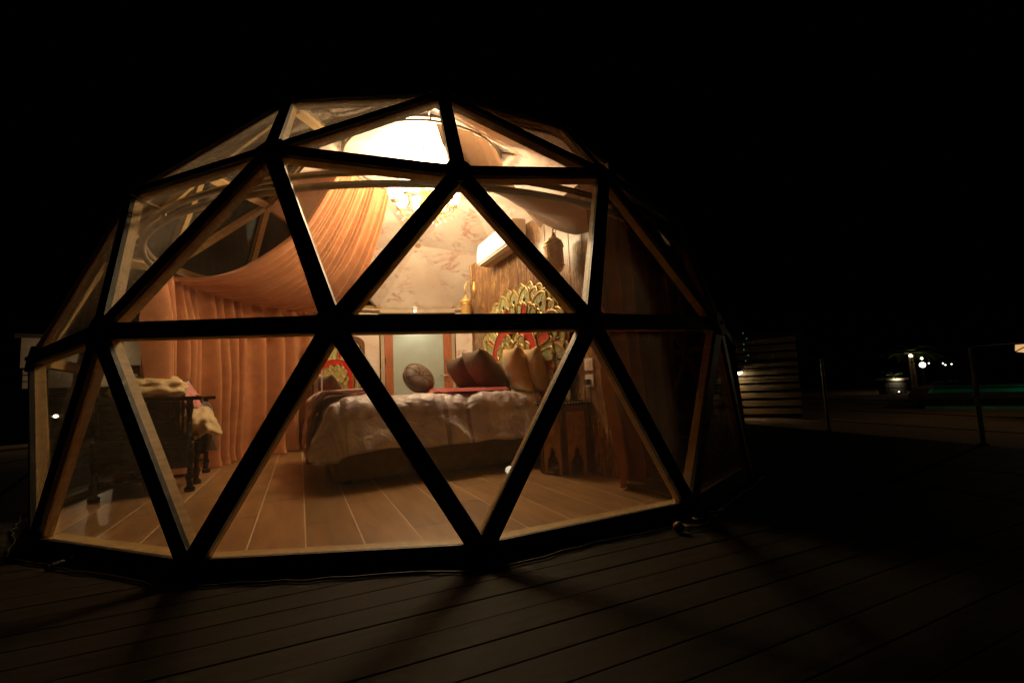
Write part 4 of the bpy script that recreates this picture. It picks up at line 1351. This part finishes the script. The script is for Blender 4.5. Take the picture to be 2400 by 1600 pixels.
# green fairy lights above
o = tag(empty('fairy_lights', (8.93, 6.70, 1.0)), 'string of tiny green fairy lights beside the dome', 'fairy lights')
pp = [Vector((0.02 * sin(q * 2.1) + (0.12 if q % 3 == 2 else 0), 0.02 * cos(q * 1.7), 0.16 * q)) for q in range(7)]
b = MB(); b.tube(pp, 0.003, 4); b.build('wire', 'cable', o)
for q in pp:
    b = MB(); b.ball(q, 0.011, 6); b.build('bulb', 'fairy', o)

# ---- lamps in the grounds
def post_lamp(label, pos, h_, r_, e, group=None, mat='globe', name='garden_lamp'):
    o = tag(empty(name, (pos[0], pos[1], GROUND_Z)), label, 'lamp', group)
    H = pos[2] - GROUND_Z
    b = MB(); b.tube([(0, 0, 0), (0, 0, H - r_ * 1.1)], 0.03, 8); b.lathe([(0.09, 0), (0.09, 0.03), (0.04, 0.05)], n=10); b.build('post', 'cable', o)
    b = MB(); b.lathe([(0.03, H - r_ * 1.25), (r_ * 0.75, H - r_ * 1.02), (r_ * 0.7, H - r_ * 0.9)], n=12); b.build('collar', 'cable', o)
    b = MB(); b.ball((0, 0, H), r_, 12); b.build('globe', mat, o, smooth=True)
    if e: point(o, e, (1, 0.74, 0.42), (0, 0, H + r_ + 0.06), 0.05)
    return o
g = post_lamp('bright square topped globe lamp beyond the railing between two posts', (24.89, 14.65, 0.86), 1, 0.13, 5)
b = MB(); b.ball((0, 0, 0.86 - GROUND_Z + 0.34), 0.055, 8); b.build('top_bulb', 'globe', g)
M['tiny'] = emit('far_bulb', (1.0, 0.9, 0.7), 2.5)
for q, (x, y, z) in enumerate(((42.02, 27.9, 1.05), (43.2, 27.69, 0.99), (43.41, 27.67, 0.84), (43.92, 27.57, 0.89))):
    post_lamp(('tiny far lamp closest to the bright globe lamp', 'tiny far lamp, second right of the globe lamp', 'lowest of the tiny far lamps right of the globe lamp', 'tiny far lamp nearest the right railing post')[q], (x, y, z), 1, 0.06, 0, 'tiny far garden lamps', 'tiny')
post_lamp('low path lamp on the ground behind the deck', (2.80, -11.25, 0.0), 1, 0.085, 0)
post_lamp('garden lamp standing left of the deck', (-8.95, 2.03, 0.82), 1, 0.032, 0)
post_lamp('garden lamp standing right of the deck railing', (8.9, -4.48, 1.92), 1, 0.05, 0)
post_lamp('added unseen lamp far right beyond the railing, brightening its posts', (14.2, 2.4, 1.95), 1, 0.10, 26)  # added out of view to make the railing posts glint

# ---- sago palm in a lit planter
pl0 = Vector((23.3, 15.0, GROUND_Z))
o = tag(empty('planter', pl0), 'low planter under the small palm, pale rim and dark bowl imitating a lit rim', 'planter')
b = MB(); b.lathe([(0.55, 0.0), (0.60, 0.62), (0.68, 0.66), (0.68, 0.74), (0.55, 0.745)], n=24); b.build('bowl', 'night', o, smooth=False)  # bowl coloured dark against a pale rim to imitate a lit edge
b = MB(); b.tube([(0.66 * cos(q), 0.66 * sin(q), 0.755) for q in [2 * pi * x / 32 for x in range(32)]], 0.05, 6, closed=True); b.build('rim', 'stone', o, smooth=True)
def palm(label, pos, h_, fronds, fl_, droop, seed, trunk_r):
    rnd = random.Random(seed)
    o = tag(empty('palm', pos), label, 'palm')
    b = MB()
    n_ = 8
    b.tube([(0.05 * sin(q * 0.5) * h_ * 0.1, 0, h_ * q / n_) for q in range(n_ + 1)], [trunk_r * (1.15 - 0.35 * q / n_) for q in range(n_ + 1)], 10); b.build('trunk', 'trunk', o)
    b = MB()
    for q in range(fronds):
        a = 2 * pi * q / fronds + rnd.uniform(-0.2, 0.2)
        el = rnd.uniform(0.25, 1.2)
        L = fl_ * rnd.uniform(0.8, 1.1)
        pts_ = []
        for k_ in range(9):
            t_ = k_ / 8
            r_ = L * t_ * cos(el) * (1 + 0.2 * t_)
            z_ = h_ + L * (t_ * sin(el) - droop * t_ * t_)
            pts_.append(Vector((r_ * cos(a), r_ * sin(a), z_)))
        b.tube(pts_, [0.014 * (1 - 0.08 * k_) for k_ in range(9)], 4)
        sd = Vector((-sin(a), cos(a), 0))
        for k_ in range(26):
            t_ = 0.15 + 0.85 * k_ / 26
            i_ = min(7, int(t_ * 8)); f_ = t_ * 8 - i_
            p_ = pts_[i_].lerp(pts_[i_ + 1], f_)
            dr_ = (pts_[i_ + 1] - pts_[i_]).normalized()
            ll = L * 0.24 * sin(pi * min(1, 0.25 + 0.75 * t_)) + 0.02
            for s in (-1, 1):
                tip = p_ + sd * s * ll + dr_ * ll * 0.7 - Vector((0, 0, ll * 0.35))
                w_ = dr_ * 0.014
                b.add([p_ - w_, p_ + w_, (p_ + tip) / 2 + w_ * 1.3 + Vector((0, 0, 0.01)), tip, (p_ + tip) / 2 - w_ * 1.3 + Vector((0, 0, 0.01))], [(0, 1, 2, 3, 4)])
    b.build('crown', 'leaf', o)
    return o
palm('small feathery palm lit from below in the planter', pl0 + Vector((0, 0, 0.746)), 0.10, 16, 0.62, 0.35, 4, 0.10)
o = tag(empty('ground_spotlight', pl0 + Vector((-0.35, -0.62, 0.0))), 'small ground spotlight before the planter', 'lamp')
b = MB(); b.lathe([(0.05, 0.0), (0.06, 0.10), (0.05, 0.12)], n=12); b.build('housing', 'cable', o)
b = MB(); b.ball((0, 0, 0.125), 0.03, 8); b.build('lens', 'globe', o)
point(o, 14, (1, 0.84, 0.55), (-0.1, -0.15, 0.78), 0.03, 120, (radians(75), 0, radians(-32)))
palm('tall dark palm behind the garden lamps', Vector((26.6, 16.6, GROUND_Z)), 2.2, 18, 1.5, 0.75, 9, 0.14)
tl = post_lamp('bright lamp hanging among palm leaves', (26.0, 16.1, 1.40), 1, 0.085, 9)

# ---- swimming pool with a green underwater lamp
pc = Vector((19.2, 7.7, -0.12)); pd = Vector((0.80, 0.60, 0)).normalized(); ps = Vector((pd.y, -pd.x, 0))
pmx = Matrix((ps, pd, Vector((0, 0, 1)))).transposed().to_4x4(); pmx.translation = pc
pool = tag(empty('swimming_pool', mat=pmx), 'swimming pool glowing green far right beyond the railing', 'pool')
PW, PL_ = 3.4, 7.0
b = MB(); b.box((0, 0, -1.25), (PW, PL_, 0.06)); b.build('bottom', 'pooltile', pool)
for s in (-1, 1):
    b = MB(); b.box((s * (PW / 2 + 0.05), 0, -0.6), (0.1, PL_ + 0.2, 1.3)); b.build('side_wall', 'pooltile', pool)
    b = MB(); b.box((0, s * (PL_ / 2 + 0.05), -0.6), (PW, 0.1, 1.3)); b.build('end_wall', 'pooltile', pool)
    b = MB(); b.box((s * (PW / 2 + 0.22), 0, -0.02), (0.44, PL_ + 0.9, 0.16)); b.build('coping', 'night', pool)
    b = MB(); b.box((0, s * (PL_ / 2 + 0.22), -0.02), (PW, 0.44, 0.16)); b.build('coping', 'night', pool)
mw, nt, bsdf, out = nodes('pool_surface'); nt.nodes.remove(bsdf)
t1_ = nt.nodes.new('ShaderNodeBsdfTransparent'); t1_.inputs[0].default_value = (0.45, 0.95, 0.78, 1)
t2_ = nt.nodes.new('ShaderNodeBsdfGlossy'); t2_.inputs['Roughness'].default_value = 0.06
t4_ = nt.nodes.new('ShaderNodeBsdfTranslucent'); t4_.inputs[0].default_value = (0.2, 0.9, 0.65, 1)
nn = nt.nodes.new('ShaderNodeTexNoise'); nn.inputs['Scale'].default_value = 3.5
bp_ = nt.nodes.new('ShaderNodeBump'); bp_.inputs['Strength'].default_value = 0.5; nt.links.new(nn.outputs[0], bp_.inputs['Height']); nt.links.new(bp_.outputs[0], t2_.inputs['Normal'])
x1_ = nt.nodes.new('ShaderNodeMixShader'); x1_.inputs[0].default_value = 0.35; nt.links.new(t1_.outputs[0], x1_.inputs[1]); nt.links.new(t2_.outputs[0], x1_.inputs[2])
x2_ = nt.nodes.new('ShaderNodeMixShader'); x2_.inputs[0].default_value = 0.35; nt.links.new(x1_.outputs[0], x2_.inputs[1]); nt.links.new(t4_.outputs[0], x2_.inputs[2])
nt.links.new(x2_.outputs[0], out.inputs['Surface'])
b = MB(); b.grid(lambda i, j: ((i - 0.5) * PW, (j - 0.5) * PL_, -0.10 + 0.012 * nz(i * 14, j * 24)), 40, 70); b.build('water', mw, pool, smooth=True)
b = MB(); b.ball((PW / 2 - 0.04, -0.6, -0.45), 0.11, 10, 0, (0.3, 1, 1)); b.build('underwater_lamp', emit('green_pool_lamp', (0.1, 1.0, 0.6), 4), pool)
point(pool, 24, (0.06, 1.0, 0.55), (PW / 2 - 0.3, -1.0, -0.28), 0.1)
# terrace steps beyond the pool, washed by a step lamp
o = tag(empty('terrace_steps', mat=pmx @ Matrix.Translation((2.75, 6.4, -0.43))), 'pale terrace steps lit by a lamp beyond the pool', 'steps')
for q in range(4):
    b = MB(); b.box((0, 0.42 * q, 0.10 + 0.075 * q), (2.0, 0.40, 0.15 + 0.15 * q)); b.build('step', 'stone', o, bevel=0.01)
b = MB(); b.tube([(-0.5, -0.7, 0), (-0.5, -0.7, 0.62)], 0.015, 6); b.lathe([(0.08, 0.60), (0.10, 0.61), (0.02, 0.68)], (-0.5, -0.7, 0), 10); b.build('step_lamp', 'cable', o)
point(o, 9.0, (1, 0.60, 0.36), (-0.5, -0.7, 0.56), 0.04)

# ---- another dome, dark but for one lit corner
dc = Vector((66.6, 35.6, -0.1))
d2 = tag(empty('far_dome', dc), 'dark far dome with one lit orange corner at the right edge', 'dome')
best = sorted(range(len(tris)), key=lambda q: (sum((pts[i] for i in tris[q]), Vector()) / 3 - Vector((-0.80, -0.05, 0.68)).normalized()).length)
lit = set(best[:2])
dark = MB()
for q, t in enumerate(tris):
    A, B, C = (pts[i] * 3.9 for i in t)
    c = (A + B + C) / 3
    if (B - A).cross(C - A).dot(c) < 0: A, B = B, A
    tri = [p_ + (c - p_).normalized() * 0.10 for p_ in (A, B, C)]
    if q in lit:
        b = MB(); b.add(tri, [(0, 1, 2)]); b.build('lit_pane', 'farglow', d2)
    elif c.x < 1:
        b = MB(); b.add(tri, [(0, 1, 2)]); b.build('dark_pane', 'night', d2)
b = MB()
for (i, j) in edges:
    b.tube([pts[i] * 3.92, pts[j] * 3.92], 0.06, 5)
b.build('frame', 'black', d2)

# ---- pale house wall far on the left with a lamp
hw0 = Vector((-16.1, 17.4, GROUND_Z))
hd = Vector((-0.59, 0.807, 0)).normalized(); hs_ = Vector((hd.y, -hd.x, 0))
hx = Matrix((hs_, hd, Vector((0, 0, 1)))).transposed().to_4x4(); hx.translation = hw0
hs2 = tag(empty('pale_house', mat=hx), 'pale plaster house far left with a dark terrace railing', 'house')
b = MB(); b.box((2.0, 2.0, 2.09), (5.2, 4.0, 4.18)); b.build('wall', 'stone', hs2)
b = MB(); b.box((2.0, 1.9, 4.25), (5.6, 4.6, 0.14)); b.build('roof', 'night', hs2)
b = MB(); b.ball((-0.05, -0.03, 3.75), 0.06, 8, 0, (1, 0.6, 1)); b.build('wall_vent', 'cable', hs2)
b = MB(); b.box((2.0, -2.0, 1.0), (7.0, 0.2, 2.05)); b.build('terrace_wall', 'night', hs2)
for x in (-0.55, 0.15, 1.6, 3.0):
    b = MB(); b.box((x, -2.0, 2.4), (0.09, 0.06, 0.74)); b.build('railing_post', 'cable', hs2)
for z_ in (2.30, 2.54, 2.78):
    b = MB(); b.box((-0.3 if z_ < 2.7 else 2.0, -2.03, z_), (0.9 if z_ < 2.7 else 6.0, 0.04, 0.04 if z_ < 2.7 else 0.07)); b.build('railing_bar', 'cable', hs2)
b = MB(); b.ball((1.8, -0.10, 3.5), 0.09, 10); b.build('porch_lamp', 'globe', hs2)
point(hs2, 60, (1, 0.72, 0.42), (1.8, -1.2, 3.4), 0.08)
